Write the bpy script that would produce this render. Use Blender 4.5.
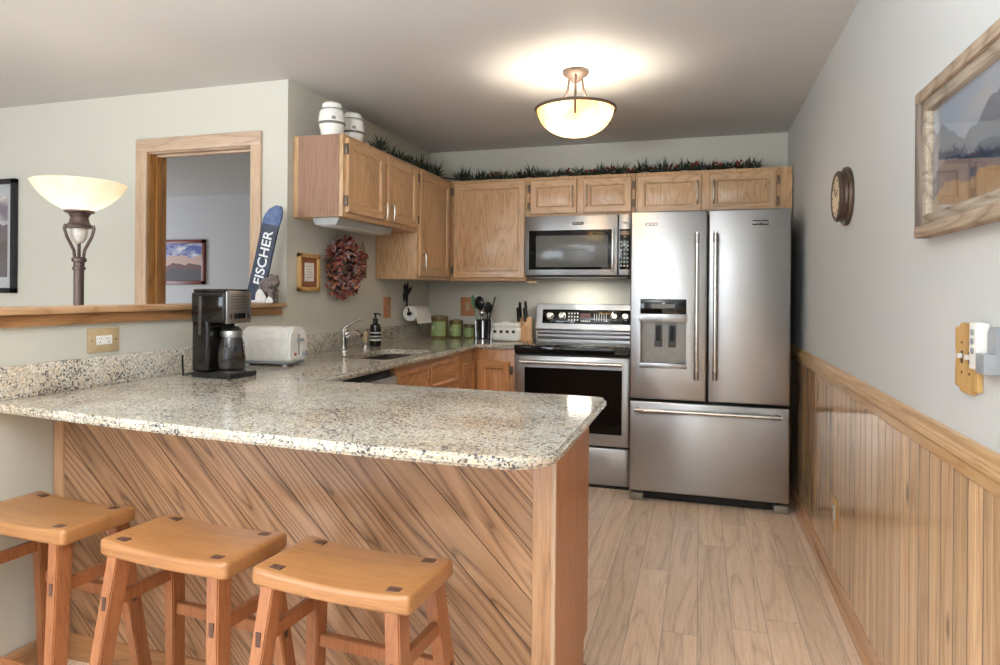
import bpy, bmesh, math, random
from mathutils import Matrix, Vector
R = math.radians
random.seed(7)
for o in list(bpy.data.objects): bpy.data.objects.remove(o)
S = bpy.context.scene
C = S.collection
PI = math.pi

# ------------------------------------------------------------------ camera, world, daylight, exposure
cam_d = bpy.data.cameras.new('camera'); cam = bpy.data.objects.new('camera', cam_d); C.objects.link(cam)
cam_d.sensor_fit = 'HORIZONTAL'; cam_d.sensor_width = 36
cam_d.lens = 657.42 * 36 / 1000
cam_d.shift_y = -(332.5 - 292.64) / 1000
cam_d.clip_start = 0.05
cam.matrix_world = Matrix.Translation((0, 0, 1.272)) @ Matrix.Rotation(.2951, 4, 'Z') @ Matrix.Rotation(PI / 2, 4, 'X') @ Matrix.Rotation(.008, 4, 'Z')
S.camera = cam
S.view_settings.view_transform = 'Standard'
S.view_settings.look = 'None'
S.view_settings.gamma = 1
S.view_settings.use_curve_mapping = False
S.view_settings.exposure = 0.40
W = bpy.data.worlds.new('world'); S.world = W; W.use_nodes = True
W.node_tree.nodes['Background'].inputs[0].default_value = (.72, .85, 1, 1)
W.node_tree.nodes['Background'].inputs[1].default_value = 1.0

def area(name, loc, rot, sx, sy, power, col):
    l = bpy.data.lights.new(name, 'AREA'); l.shape = 'RECTANGLE'; l.size = sx; l.size_y = sy
    l.energy = power; l.color = col
    o = bpy.data.objects.new(name, l); C.objects.link(o); o.location = loc; o.rotation_euler = rot
    return o
# daylight entering by the windows of the living room behind the camera and beside the dining wall
area('daylight_patio_window', (-1.3, -2.52, 1.30), (R(90), 0, 0), 2.3, 1.9, 14, (.86, .93, 1))
area('daylight_dining_window', (-4.2, -2.52, 1.30), (R(90), 0, 0), 2.3, 1.7, 68, (.84, .92, 1))
area('hall_fill', (-7.9, 5.0, 1.4), (R(90), 0, R(-90)), 1.4, 1.2, 38, (.82, .89, 1))  # area light added to brighten the hall, no window stands there

def point(name, loc, power, col, rad=.05):
    l = bpy.data.lights.new(name, 'POINT'); l.energy = power; l.color = col; l.shadow_soft_size = rad
    o = bpy.data.objects.new(name, l); C.objects.link(o); o.location = loc
    return o
def recess(name, loc, power, col, rad):
    l = bpy.data.lights.new(name, 'AREA'); l.shape = 'DISK'; l.size = rad * 2; l.energy = power; l.color = col
    o = bpy.data.objects.new(name, l); C.objects.link(o); o.location = loc
    return o
# a lamp on the living room ceiling behind the camera
point('ceiling_fan_lamp', (-.45, -1.3, 2.14), 14, (.98, .98, 1), .10)
area('bounce_fill', (-1.1, -.3, 1.5), (PI, 0, 0), .5, .5, 165, (.88, .94, 1))  # unseen area light added, aimed up to fill the room off the ceiling

# ------------------------------------------------------------------ constants of the place
XR, YB, ZC, XL, YW = .586, 5.03, 2.42, -2.145, 3.075
ZT = .914

# ------------------------------------------------------------------ materials
def lin(c):
    return c / 12.92 if c <= .04045 else ((c + .055) / 1.055) ** 2.4
def rgb(r, g, b): return (lin(r / 255), lin(g / 255), lin(b / 255), 1)
class NT:
    def __init__(s, name):
        s.m = bpy.data.materials.new(name); s.m.use_nodes = True
        s.t = s.m.node_tree; s.n = s.t.nodes; s.b = s.n['Principled BSDF']
    def new(s, typ, **kw):
        n = s.n.new(typ)
        for k, v in kw.items(): setattr(n, k, v)
        return n
    def put(s, sock, v):
        if hasattr(v, 'links') or isinstance(v, bpy.types.NodeSocket): s.t.links.new(v, sock)
        else: sock.default_value = v
    def math(s, op, a, b=0.0, c=None):
        n = s.new('ShaderNodeMath', operation=op); s.put(n.inputs[0], a); s.put(n.inputs[1], b)
        if c is not None: s.put(n.inputs[2], c)
        return n.outputs[0]
    def coord(s, kind='Object'): return s.new('ShaderNodeTexCoord').outputs[kind]
    def sep(s, v):
        n = s.new('ShaderNodeSeparateXYZ'); s.put(n.inputs[0], v); return n.outputs
    def comb(s, x, y, z):
        n = s.new('ShaderNodeCombineXYZ')
        for i, v in enumerate((x, y, z)): s.put(n.inputs[i], v)
        return n.outputs[0]
    def noise(s, vec, scale=1, detail=3, rough=.5, dist=0, w=None):
        n = s.new('ShaderNodeTexNoise')
        if w is not None: n.noise_dimensions = '4D'; s.put(n.inputs['W'], w)
        s.put(n.inputs['Vector'], vec); n.inputs['Scale'].default_value = scale
        n.inputs['Detail'].default_value = detail; n.inputs['Roughness'].default_value = rough; n.inputs['Distortion'].default_value = dist
        return n.outputs[0]
    def ramp(s, fac, stops, interp='LINEAR'):
        n = s.new('ShaderNodeValToRGB'); n.color_ramp.interpolation = interp
        e = n.color_ramp.elements
        while len(e) < len(stops): e.new(.5)
        for i, (p, c) in enumerate(stops): e[i].position = p; e[i].color = c
        s.put(n.inputs[0], fac); return n.outputs[0]
    def mix(s, fac, a, b, mode='MIX'):
        n = s.new('ShaderNodeMix', data_type='RGBA', blend_type=mode)
        s.put(n.inputs[0], fac); s.put(n.inputs[6], a); s.put(n.inputs[7], b); return n.outputs[2]
    def bump(s, h, strength=.2, dist=.01):
        n = s.new('ShaderNodeBump'); n.inputs['Strength'].default_value = strength; n.inputs['Distance'].default_value = dist
        s.put(n.inputs['Height'], h); s.t.links.new(n.outputs[0], s.b.inputs['Normal'])
    def set(s, **kw):
        names = dict(col='Base Color', rough='Roughness', metal='Metallic', spec='Specular IOR Level', coat='Coat Weight', coatr='Coat Roughness',
                     trans='Transmission Weight', ior='IOR', em='Emission Color', ems='Emission Strength', alpha='Alpha', sss='Subsurface Weight')
        for k, v in kw.items(): s.put(s.b.inputs[names[k]], v)
        return s
def plain(name, c, rough=.5, metal=0, var=.06, scale=30, **kw):
    t = NT(name)
    n = t.noise(t.coord(), scale, 3)
    d = tuple(x * (1 - var) for x in c[:3]) + (1,); l = tuple(min(1, x * (1 + var)) for x in c[:3]) + (1,)
    t.set(col=t.ramp(n, [(.3, d), (.7, l)]), rough=rough, metal=metal, **kw)
    return t.m
def paint(name, c, bump=.08):
    t = NT(name)
    o = t.coord(); n = t.noise(o, 1.3, 2); f = t.noise(o, 160, 3)
    t.set(col=t.ramp(n, [(.2, tuple(x * .97 for x in c[:3]) + (1,)), (.8, c)]), rough=.62, spec=.3)
    t.bump(f, bump, .002)
    return t.m
def grain_color(t, along, acr1, acr2, seed, tones, cath=14, freq=1.0, wline=.55, alf=.8):
    """oak/pine figure: contour lines of a stretched noise plus fine fibres. tones: dark line, mid, light"""
    v = t.comb(t.math('MULTIPLY', along, alf), t.math('MULTIPLY', acr1, 6.5 * freq), t.math('MULTIPLY', acr2, 6.5 * freq))
    n = t.noise(v, 1, 1.5, .4, .1, w=seed)
    v2 = t.comb(t.math('MULTIPLY', along, 9), t.math('MULTIPLY', acr1, 230), t.math('MULTIPLY', acr2, 230))
    fib = t.noise(v2, 1, 2, .6, 0, w=seed)
    lines = t.math('FRACT', t.math('ADD', t.math('MULTIPLY', n, cath), t.math('MULTIPLY', fib, .22)))
    v3 = t.comb(t.math('MULTIPLY', along, 1.2), t.math('MULTIPLY', acr1, 9), t.math('MULTIPLY', acr2, 9))
    big = t.noise(v3, 1, 2, .5, 0, w=t.math('ADD', seed, 3.7))
    a = t.ramp(lines, [(.0, tones[0]), (.13, tones[1]), (.42, tones[2]), (.93, tones[1]), (1, tones[0])])
    b = t.ramp(fib, [(.34, tones[0]), (.48, tones[1]), (.66, tones[2])])
    c = t.mix(1 - wline, a, b)
    d = t.ramp(big, [(.3, tones[1]), (.7, tones[2])])
    return t.mix(.2, c, d), fib, lines
def wood(name, axis, tones, rough=.35, cath=10, coat=.0, freq=1.0, bump=.05, wline=.55):
    t = NT(name)
    x, y, z = t.sep(t.coord())[:3]
    rnd = t.new('ShaderNodeObjectInfo').outputs['Random']
    al, a1, a2 = {'x': (x, y, z), 'y': (y, x, z), 'z': (z, x, y)}[axis]
    seed = t.math('MULTIPLY', rnd, 37)
    col, fib, ln = grain_color(t, al, a1, a2, seed, tones, cath * 1.8, freq, wline)
    tint = t.ramp(rnd, [(0, (.93, .92, .90, 1)), (1, (1.04, 1.03, 1.02, 1))])
    t.set(col=t.mix(1, col, tint, 'MULTIPLY'), rough=rough, coat=coat, coatr=.12)
    t.bump(fib, bump, .001)
    return t.m
def boards(name, along, across, width, tones, rough, var, cath=9, coat=0.0, length=None, gap=.006, knots=False, freq=1.0, gapdark=.45, wline=.55, alf=.6):
    """a run of boards: along/across are functions of (t, x, y, z) giving sockets"""
    t = NT(name)
    x, y, z = t.sep(t.coord())[:3]
    al, ac = along(t, x, y, z), across(t, x, y, z)
    q = t.math('DIVIDE', ac, width); idx = t.math('FLOOR', q)
    fr = t.math('SUBTRACT', q, idx)
    wn = t.new('ShaderNodeTexWhiteNoise'); wn.noise_dimensions = '1D'; t.put(wn.inputs['W'], idx); r1 = wn.outputs[0]
    edge = t.math('MINIMUM', fr, t.math('SUBTRACT', 1, fr))
    seamv = t.math('LESS_THAN', edge, gap / width / 2)
    key = idx
    if length:
        p = t.math('ADD', t.math('DIVIDE', al, length), t.math('MULTIPLY', r1, 5.3)); pi_ = t.math('FLOOR', p); pf = t.math('SUBTRACT', p, pi_)
        e2 = t.math('MINIMUM', pf, t.math('SUBTRACT', 1, pf)); s2 = t.math('LESS_THAN', e2, gap / length / 2)
        seamv = t.math('MAXIMUM', seamv, s2)
        key = t.math('ADD', t.math('MULTIPLY', idx, 7.13), t.math('MULTIPLY', pi_, 3.77))
        wn2 = t.new('ShaderNodeTexWhiteNoise'); wn2.noise_dimensions = '1D'; t.put(wn2.inputs['W'], key); r1 = wn2.outputs[0]
    col, fib, ln = grain_color(t, al, ac, t.math('MULTIPLY', key, 1.7), t.math('MULTIPLY', r1, 50), tones, cath, freq, wline, alf)
    lo, hi = 1 - var, 1 + var * .6
    tint = t.ramp(r1, [(0, (lo, lo * .985, lo * .96, 1)), (.5, (1, 1, 1, 1)), (1, (hi, hi * .99, hi * .97, 1))])
    col = t.mix(1, col, tint, 'MULTIPLY')
    if knots:
        vo = t.new('ShaderNodeTexVoronoi'); t.put(vo.inputs['Vector'], t.comb(t.math('MULTIPLY', al, 2.6), t.math('MULTIPLY', ac, 7), t.math('MULTIPLY', idx, 3.1))); vo.inputs['Scale'].default_value = 1
        k = t.ramp(vo.outputs['Distance'], [(.05, (1, 1, 1, 1)), (.13, (0, 0, 0, 1))])
        col = t.mix(t.math('MULTIPLY', k, .75), col, rgb(70, 38, 20))
    col = t.mix(t.math('MULTIPLY', seamv, gapdark), col, rgb(62, 40, 26))
    t.set(col=col, rough=rough, coat=coat, coatr=.08)
    t.bump(t.math('SUBTRACT', t.math('MULTIPLY', fib, .3), t.math('MULTIPLY', seamv, 1)), .12, .002)
    return t.m

OAK = (rgb(158, 114, 76), rgb(204, 164, 122), rgb(224, 188, 148))
OAK_DIM = (rgb(146, 92, 52), rgb(196, 138, 90), rgb(214, 160, 110))  # same oak, the weaker light low down put into its tones
oak_v = wood('oak_vertical', 'z', OAK, .32, 12, coat=.15)
oak_h = wood('oak_horizontal', 'x', OAK, .32, 12, coat=.15)
base_v = wood('oak_dim_vertical', 'z', OAK_DIM, .34, 9, coat=.15)
base_h = wood('oak_dim_horizontal', 'x', OAK_DIM, .34, 9, coat=.15)
endpanel_m = wood('end_panel_oak', 'z', (rgb(142, 88, 56), rgb(184, 124, 84), rgb(198, 140, 98)), .36, 3, coat=.1, freq=2.0, wline=.3)
post_m = wood('post_oak', 'z', (rgb(140, 100, 70), rgb(184, 142, 106), rgb(202, 162, 126)), .3, 6, coat=.2)
stool_seat = wood('stool_seat_wood', 'x', (rgb(142, 92, 52), rgb(168, 116, 70), rgb(180, 130, 82)), .3, 2, coat=.35, freq=.8, wline=.4)
stool_leg = wood('stool_leg_wood', 'z', (rgb(126, 74, 44), rgb(158, 100, 62), rgb(174, 116, 76)), .34, 2, coat=.25, wline=.4)
plug_m = plain('dark_end_grain', rgb(92, 62, 50), .5)
trim_y = wood('casing_lengthwise', 'y', (rgb(136, 92, 56), rgb(190, 148, 108), rgb(208, 172, 134)), .35, 6, coat=.1)
trim_x = wood('casing_crosswise', 'x', (rgb(150, 118, 98), rgb(200, 172, 148), rgb(214, 190, 168)), .4, 5)
trim_z = wood('casing_upright', 'z', (rgb(160, 130, 108), rgb(204, 174, 146), rgb(216, 190, 164)), .4, 3, wline=.35)
jamb_m = wood('jamb_upright', 'z', (rgb(128, 78, 34), rgb(172, 118, 60), rgb(190, 138, 80)), .35, 4)
barn_m = wood('barnwood_lengthwise', 'y', (rgb(92, 78, 66), rgb(160, 146, 130), rgb(200, 188, 172)), .8, 9)
barn_z = wood('barnwood_upright', 'z', (rgb(60, 52, 48), rgb(112, 100, 92), rgb(150, 138, 128)), .8, 9)
barn_dark = wood('barnwood_outer', 'y', (rgb(96, 78, 64), rgb(158, 138, 118), rgb(190, 172, 152)), .8, 9)
dark_frame = wood('cherry_frame_wood', 'x', (rgb(76, 28, 20), rgb(124, 54, 42), rgb(138, 66, 52)), .35, 5)
block_m = wood('maple_block_wood', 'z', (rgb(190, 140, 96), rgb(214, 168, 124), rgb(226, 186, 144)), .5, 4)
tan_plate = wood('tan_plate_wood', 'z', (rgb(168, 126, 70), rgb(204, 162, 100), rgb(216, 178, 118)), .45, 4)
beige_plate = plain('beige_plate', rgb(196, 172, 134), .4)
copper_plate = plain('coppery_plate', rgb(196, 134, 92), .4)

floor_m = boards('floor_planks', lambda t, x, y, z: y, lambda t, x, y, z: x, .127, (rgb(186, 154, 130), rgb(230, 204, 178), rgb(246, 224, 202)), .38, .10, 9, length=1.2, gap=.003, gapdark=.45, wline=.5)
pine_m = boards('wainscot_pine', lambda t, x, y, z: z, lambda t, x, y, z: y, .085, (rgb(160, 118, 80), rgb(214, 176, 134), rgb(230, 196, 156)), .16, .22, 7, coat=.5, gap=.006, knots=True, gapdark=.8)
def diag_al(t, x, y, z): return t.math('MULTIPLY', t.math('SUBTRACT', x, z), .7071)
def diag_ac(t, x, y, z): return t.math('MULTIPLY', t.math('ADD', x, z), .7071)
diag_m = boards('diagonal_oak_planks', diag_al, diag_ac, .094, (rgb(66, 44, 32), rgb(154, 115, 84), rgb(192, 152, 116)), .28, .22, 20, coat=.3, gap=.003, gapdark=.6, wline=.78, alf=.6, freq=1.3)

wall_m = paint('wall_paint', rgb(207, 205, 193))
wall_r = paint('wall_paint_cool_lit', rgb(206, 209, 209))  # same wall paint, cool daylight put into its colour
hall_m = paint('hall_wall_paint', rgb(206, 206, 206))
ceil_m = paint('ceiling_paint', rgb(209, 208, 205), .25)

def granite():
    t = NT('speckled_granite'); o = t.coord()
    d = t.noise(o, 22, 4, .6); wv = t.new('ShaderNodeVectorMath', operation='MULTIPLY_ADD')
    nz = t.new('ShaderNodeTexNoise'); t.put(nz.inputs['Vector'], o); nz.inputs['Scale'].default_value = 40
    t.put(wv.inputs[0], nz.outputs['Color']); wv.inputs[1].default_value = (.02, .02, .02); t.put(wv.inputs[2], o)
    v = t.new('ShaderNodeTexVoronoi'); t.put(v.inputs['Vector'], wv.outputs[0]); v.inputs['Scale'].default_value = 190
    r = t.sep(v.outputs['Color'])[0]
    big = t.noise(o, 5.5, 3, .6)
    shift = t.math('ADD', r, t.math('MULTIPLY', t.math('SUBTRACT', big, .5), .9))
    cells = t.ramp(shift, [(0, rgb(84, 84, 86)), (.10, rgb(124, 122, 120)), (.20, rgb(160, 157, 150)), (.36, rgb(190, 186, 175)), (.55, rgb(208, 203, 189)), (.75, rgb(208, 190, 160)), (.92, rgb(228, 223, 212))])
    fine = t.noise(o, 130, 3, .7)
    spk = t.ramp(fine, [(.36, (1, 1, 1, 1)), (.42, (0, 0, 0, 1))])
    col = t.mix(t.math('MULTIPLY', spk, .6), cells, rgb(70, 66, 62))
    pat = t.ramp(t.noise(o, 3.0, 3, .6), [(.45, (0, 0, 0, 1)), (.7, (1, 1, 1, 1))])
    col = t.mix(t.math('MULTIPLY', pat, .35), col, rgb(206, 160, 108), 'MULTIPLY')
    t.set(col=col, rough=.09, spec=.55)
    return t.m
granite_m = granite()

def steel(name, c=(.43, .43, .43), rough=.30):
    t = NT(name); x, y, z = t.sep(t.coord())[:3]
    v = t.comb(t.math('MULTIPLY', x, 2), t.math('MULTIPLY', y, 2), t.math('MULTIPLY', z, 90))
    n = t.noise(v, 1, 3)
    t.set(col=t.ramp(n, [(.3, tuple(k * .97 for k in c) + (1,)), (.7, tuple(k * 1.02 for k in c) + (1,))]), metal=1, rough=rough)
    t.b.inputs['Anisotropic'].default_value = .7
    t.t.links.new(t.comb(0, 0, 1), t.b.inputs['Tangent'])   # brushed sideways: highlights stretch up and down
    return t.m
steel_m = steel('brushed_steel')
nickel = plain('brushed_nickel', (.72, .69, .63, 1), .25, 1)
chrome = plain('chrome', (.8, .8, .8, 1), .1, 1)
darksteel = plain('dark_steel', (.16, .15, .14, 1), .35, 1)
bronze = plain('aged_bronze', rgb(112, 98, 86), .42, .7)
canopy_m = plain('brown_bronze', rgb(96, 82, 74), .5, .4)
lampmetal = plain('pewter_brown_metal', rgb(104, 88, 84), .4, .6)
blackgl = plain('black_glass', (.006, .006, .006, 1), .05, 0, spec=.5)
black = plain('black_plastic', (.012, .012, .012, 1), .3)
blackmat = plain('black_matte', (.008, .008, .008, 1), .6)
redbrown_dark = plain('oven_cavity', (.03, .008, .006, 1), .4)
smoky = plain('smoky_window', (.16, .16, .15, 1), .14, 0, spec=.5)
white_pl = plain('white_plastic', rgb(238, 236, 230), .28)
white_cer = plain('white_ceramic', rgb(240, 239, 233), .22)
grey_pl = plain('grey_plastic', rgb(150, 154, 158), .35)
lightgrey = plain('light_grey_plastic', rgb(206, 208, 208), .4)
paper_m = plain('paper', rgb(240, 238, 232), .8)
rope_m = plain('twine', rgb(120, 96, 66), .8)
red_m = plain('berry_red', rgb(150, 34, 30), .4, var=.2)
sinkm = plain('sink_composite', rgb(92, 80, 68), .4)
soap_m = plain('dark_amber_bottle', (.015, .008, .006, 1), .12)
label_m = plain('pale_label', rgb(206, 204, 190), .5)
green_m = plain('mint_green', rgb(120, 180, 136), .45)
bowl_in = plain('lamp_socket', rgb(200, 190, 170), .5)

def glow(name, c1, c2, strength, base):
    t = NT(name); n = t.noise(t.coord(), 9, 4, .65, .6)
    col = t.ramp(n, [(.35, c1), (.6, c2)])
    t.set(col=base, em=col, ems=strength, rough=.25)
    return t.m
def lampglass(name, c1, c2, tr=.7):
    t = NT(name); n = t.noise(t.coord(), 9, 4, .65, .6)
    col = t.ramp(n, [(.35, c1), (.6, c2)])
    tl = t.new('ShaderNodeBsdfTranslucent'); t.put(tl.inputs[0], col); t.set(col=col, rough=.25)
    mx = t.new('ShaderNodeMixShader'); mx.inputs[0].default_value = tr
    t.t.links.new(t.b.outputs[0], mx.inputs[1]); t.t.links.new(tl.outputs[0], mx.inputs[2])
    t.t.links.new(mx.outputs[0], t.n['Material Output'].inputs[0]); return t.m
alabaster = lampglass('alabaster_glass', rgb(250, 222, 170), rgb(254, 242, 218), .62)
frost = lampglass('frosted_glass', rgb(250, 240, 222), rgb(252, 246, 234), .6)
bulb_m = glow('bulb_lit', (1, .85, .6, 1), (1, .9, .7, 1), 7, (1, 1, 1, 1))
disp_m = glow('lit_display', rgb(120, 190, 210), rgb(150, 210, 225), .5, (.02, .02, .02, 1))
oven_disp = glow('oven_display_lit', rgb(150, 60, 44), rgb(160, 76, 56), .25, (.02, .02, .02, 1))
def glass(name, tint=(1, 1, 1, 1), refl=.12):
    t = NT(name); tr = t.new('ShaderNodeBsdfTransparent'); tr.inputs[0].default_value = tint
    gl = t.new('ShaderNodeBsdfGlossy'); gl.inputs['Roughness'].default_value = .02
    fr = t.new('ShaderNodeLayerWeight'); fr.inputs[0].default_value = .35
    mx = t.new('ShaderNodeMixShader'); t.put(mx.inputs[0], t.math('ADD', t.math('MULTIPLY', fr.outputs['Facing'], .5), refl))
    t.t.links.new(tr.outputs[0], mx.inputs[1]); t.t.links.new(gl.outputs[0], mx.inputs[2])
    t.t.links.new(mx.outputs[0], t.n['Material Output'].inputs[0])
    return t.m
pic_glass = glass('picture_glass', (1, 1, 1, 1), .05)
carafe_glass = glass('carafe_glass', (.30, .22, .16, 1), .06)

# ------------------------------------------------------------------ mesh builder
class MB:
    def __init__(s): s.bm = bmesh.new(); s.xf = Matrix.Identity(4)
    def _take(s, b, mi=0):
        if mi:
            for f in b.faces: f.material_index = mi
        me = bpy.data.meshes.new('t'); b.to_mesh(me); b.free(); me.transform(s.xf); s.bm.from_mesh(me); bpy.data.meshes.remove(me)
    def box(s, x0, y0, z0, x1, y1, z1, bev=0, seg=2, mi=0, rot=None, only=None):
        b = bmesh.new(); bmesh.ops.create_cube(b, size=1)
        cx, cy, cz = (x0 + x1) / 2, (y0 + y1) / 2, (z0 + z1) / 2
        for v in b.verts: v.co = Vector((v.co.x * abs(x1 - x0), v.co.y * abs(y1 - y0), v.co.z * abs(z1 - z0)))
        if bev:
            ed = b.edges[:] if not only else [e for e in b.edges if abs((e.verts[0].co - e.verts[1].co)['xyz'.index(only)]) > 1e-6]
            bmesh.ops.bevel(b, geom=ed, offset=bev, segments=seg, affect='EDGES', profile=.5)
        M = Matrix.Translation((cx, cy, cz)) @ (rot or Matrix.Identity(4))
        for v in b.verts: v.co = M @ v.co
        s._take(b, mi); return s
    def bar(s, p0, p1, w, d, bev=.002, mi=0, up=(0, 0, 1)):
        p0, p1 = Vector(p0), Vector(p1); a = (p1 - p0); L = a.length; a.normalize()
        u = Vector(up); x = u.cross(a)
        if x.length < 1e-4: x = Vector((1, 0, 0)).cross(a)
        if x.length < 1e-4: x = Vector((0, 1, 0)).cross(a)
        x.normalize(); y = a.cross(x)
        M = Matrix((x, y, a)).transposed().to_4x4(); M.translation = (p0 + p1) / 2
        b = bmesh.new(); bmesh.ops.create_cube(b, size=1)
        for v in b.verts: v.co = Vector((v.co.x * w, v.co.y * d, v.co.z * L))
        if bev: bmesh.ops.bevel(b, geom=b.edges[:], offset=bev, segments=2, affect='EDGES')
        for v in b.verts: v.co = M @ v.co
        s._take(b, mi); return s
    def lathe(s, prof, c=(0, 0, 0), seg=32, mi=0, axis='z', close=True):
        b = bmesh.new(); rings = []
        for r, z in prof:
            if r < 1e-6: rings.append([b.verts.new((0, 0, z))])
            else: rings.append([b.verts.new((r * math.cos(2 * PI * i / seg), r * math.sin(2 * PI * i / seg), z)) for i in range(seg)])
        for A, B in zip(rings, rings[1:]):
            for i in range(seg):
                j = (i + 1) % seg
                if len(A) == 1 and len(B) == 1: continue
                if len(A) == 1: b.faces.new((A[0], B[j], B[i]))
                elif len(B) == 1: b.faces.new((A[i], A[j], B[0]))
                else: b.faces.new((A[i], A[j], B[j], B[i]))
        if close:
            for Rg in (rings[0], rings[-1]):
                if len(Rg) > 1: b.faces.new(Rg)
        bmesh.ops.recalc_face_normals(b, faces=b.faces[:])
        M = Matrix.Identity(4)
        if axis == 'x': M = Matrix.Rotation(PI / 2, 4, 'Y')
        if axis == 'y': M = Matrix.Rotation(-PI / 2, 4, 'X')
        M = Matrix.Translation(c) @ M
        for v in b.verts: v.co = M @ v.co
        s._take(b, mi); return s
    def cyl(s, p0, p1, r0, r1=None, seg=16, mi=0):
        return s.tube([p0, p1], [r0, r0 if r1 is None else r1], seg, mi)
    def tube(s, pts, r, seg=10, mi=0, closed=False):
        pts = [Vector(p) for p in pts]; n = len(pts)
        rr = r if isinstance(r, (list, tuple)) else [r] * n
        b = bmesh.new(); rings = []; prev = None
        for i, p in enumerate(pts):
            if closed: t = pts[(i + 1) % n] - pts[i - 1]
            else: t = pts[min(i + 1, n - 1)] - pts[max(i - 1, 0)]
            t.normalize()
            if prev is None:
                x = t.cross(Vector((0, 0, 1)))
                if x.length < 1e-3: x = t.cross(Vector((0, 1, 0)))
            else: x = prev - t * prev.dot(t)
            x.normalize(); prev = x; y = t.cross(x)
            rings.append([b.verts.new(p + (x * math.cos(2 * PI * k / seg) + y * math.sin(2 * PI * k / seg)) * rr[i]) for k in range(seg)])
        pr = list(zip(rings, rings[1:]))
        if closed: pr.append((rings[-1], rings[0]))
        for A, B in pr:
            for k in range(seg):
                j = (k + 1) % seg; b.faces.new((A[k], A[j], B[j], B[k]))
        if not closed: b.faces.new(rings[0]); b.faces.new(rings[-1])
        bmesh.ops.recalc_face_normals(b, faces=b.faces[:])
        s._take(b, mi); return s
    def prism(s, poly, axis, a, b_, bev=0, mi=0):
        """extrude the 2D polygon along axis from a to b_. poly in the two other axes, in xyz order"""
        b = bmesh.new()
        def P(u, v, w):
            return {'x': (w, u, v), 'y': (u, w, v), 'z': (u, v, w)}[axis]
        A = [b.verts.new(P(u, v, a)) for u, v in poly]; B = [b.verts.new(P(u, v, b_)) for u, v in poly]
        n = len(poly)
        b.faces.new(A); b.faces.new(B)
        for i in range(n): b.faces.new((A[i], A[(i + 1) % n], B[(i + 1) % n], B[i]))
        bmesh.ops.recalc_face_normals(b, faces=b.faces[:])
        if bev: bmesh.ops.bevel(b, geom=b.edges[:], offset=bev, segments=2, affect='EDGES')
        s._take(b, mi); return s
    def ball(s, c, r, seg=12, mi=0, sc=(1, 1, 1), rot=None):
        b = bmesh.new(); bmesh.ops.create_uvsphere(b, u_segments=seg, v_segments=max(6, seg // 2), radius=r)
        M = Matrix.Translation(c) @ (rot or Matrix.Identity(4)) @ Matrix.Diagonal((*sc, 1))
        for v in b.verts: v.co = M @ v.co
        s._take(b, mi); return s
    def door(s, x0, z0, x1, z1, y=0, t=.02, stile=.058):
        """a raised panel front facing -y, its back at y"""
        b = bmesh.new()
        prof = [(0, 0), (0, -t + .005), (.005, -t), (stile - .010, -t), (stile - .002, -t + .006), (stile, -t + .013), (stile + .006, -t + .013), (stile + .034, -t + .004)]
        rings = []
        for d, yy in prof:
            rings.append([b.verts.new((x, y + yy, z)) for x, z in ((x0 + d, z0 + d), (x1 - d, z0 + d), (x1 - d, z1 - d), (x0 + d, z1 - d))])
        for k, (A, B) in enumerate(zip(rings, rings[1:])):
            for i in range(4):
                f = b.faces.new((A[i], A[(i + 1) % 4], B[(i + 1) % 4], B[i]))
                if i in (0, 2) and k < 4: f.material_index = 1
        b.faces.new(rings[-1]); b.faces.new(rings[0])
        bmesh.ops.recalc_face_normals(b, faces=b.faces[:])
        s._take(b); return s
    def mesh(s, name, ang=35):
        me = bpy.data.meshes.new(name); s.bm.to_mesh(me); s.bm.free()
        for p in me.polygons: p.use_smooth = True
        me.set_sharp_from_angle(angle=R(ang))
        return me
def obj(name, mb, mats, parent=None, ang=35, loc=None):
    me = mb.mesh(name, ang) if isinstance(mb, MB) else mb
    for m in (mats if isinstance(mats, (list, tuple)) else [mats]): me.materials.append(m)
    o = bpy.data.objects.new(name, me); C.objects.link(o)
    if parent: o.parent = parent
    if loc: o.location = loc
    return o
def tag(o, label, cat, group=None, kind=None):
    o['label'] = label; o['category'] = cat
    if group: o['group'] = group
    if kind: o['kind'] = kind
    return o
def thing(name, label, cat, loc=(0, 0, 0), rz=0, group=None):
    o = bpy.data.objects.new(name, None); C.objects.link(o); o.empty_display_size = .05
    o.location = loc; o.rotation_euler = (0, 0, rz)
    return tag(o, label, cat, group)
def struct(name, mb, mats, parent=None, ang=35):
    o = obj(name, mb, mats, parent, ang)
    if not parent: o['kind'] = 'structure'
    return o
def dup(root, loc, rz, label, group=None):
    r = root.copy(); C.objects.link(r); r.location = loc; r.rotation_euler = (0, 0, rz); r['label'] = label
    for ch in list(root.children):
        c = ch.copy(); C.objects.link(c); c.parent = r
        for g in ch.children:
            d = g.copy(); C.objects.link(d); d.parent = c
    return r
def evaluated(me, setup):
    o = bpy.data.objects.new('tmp', me); C.objects.link(o); extra = setup(o)
    dg = bpy.context.evaluated_depsgraph_get(); dg.update()
    out = bpy.data.meshes.new_from_object(o.evaluated_get(dg))
    for e in [o] + (extra or []): bpy.data.objects.remove(e)
    return out
def cut(me, cutter):
    def setup(o):
        c = bpy.data.objects.new('cut', cutter); C.objects.link(c)
        m = o.modifiers.new('b', 'BOOLEAN'); m.operation = 'DIFFERENCE'; m.object = c; m.solver = 'EXACT'
        return [c]
    return evaluated(me, setup)
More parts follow.
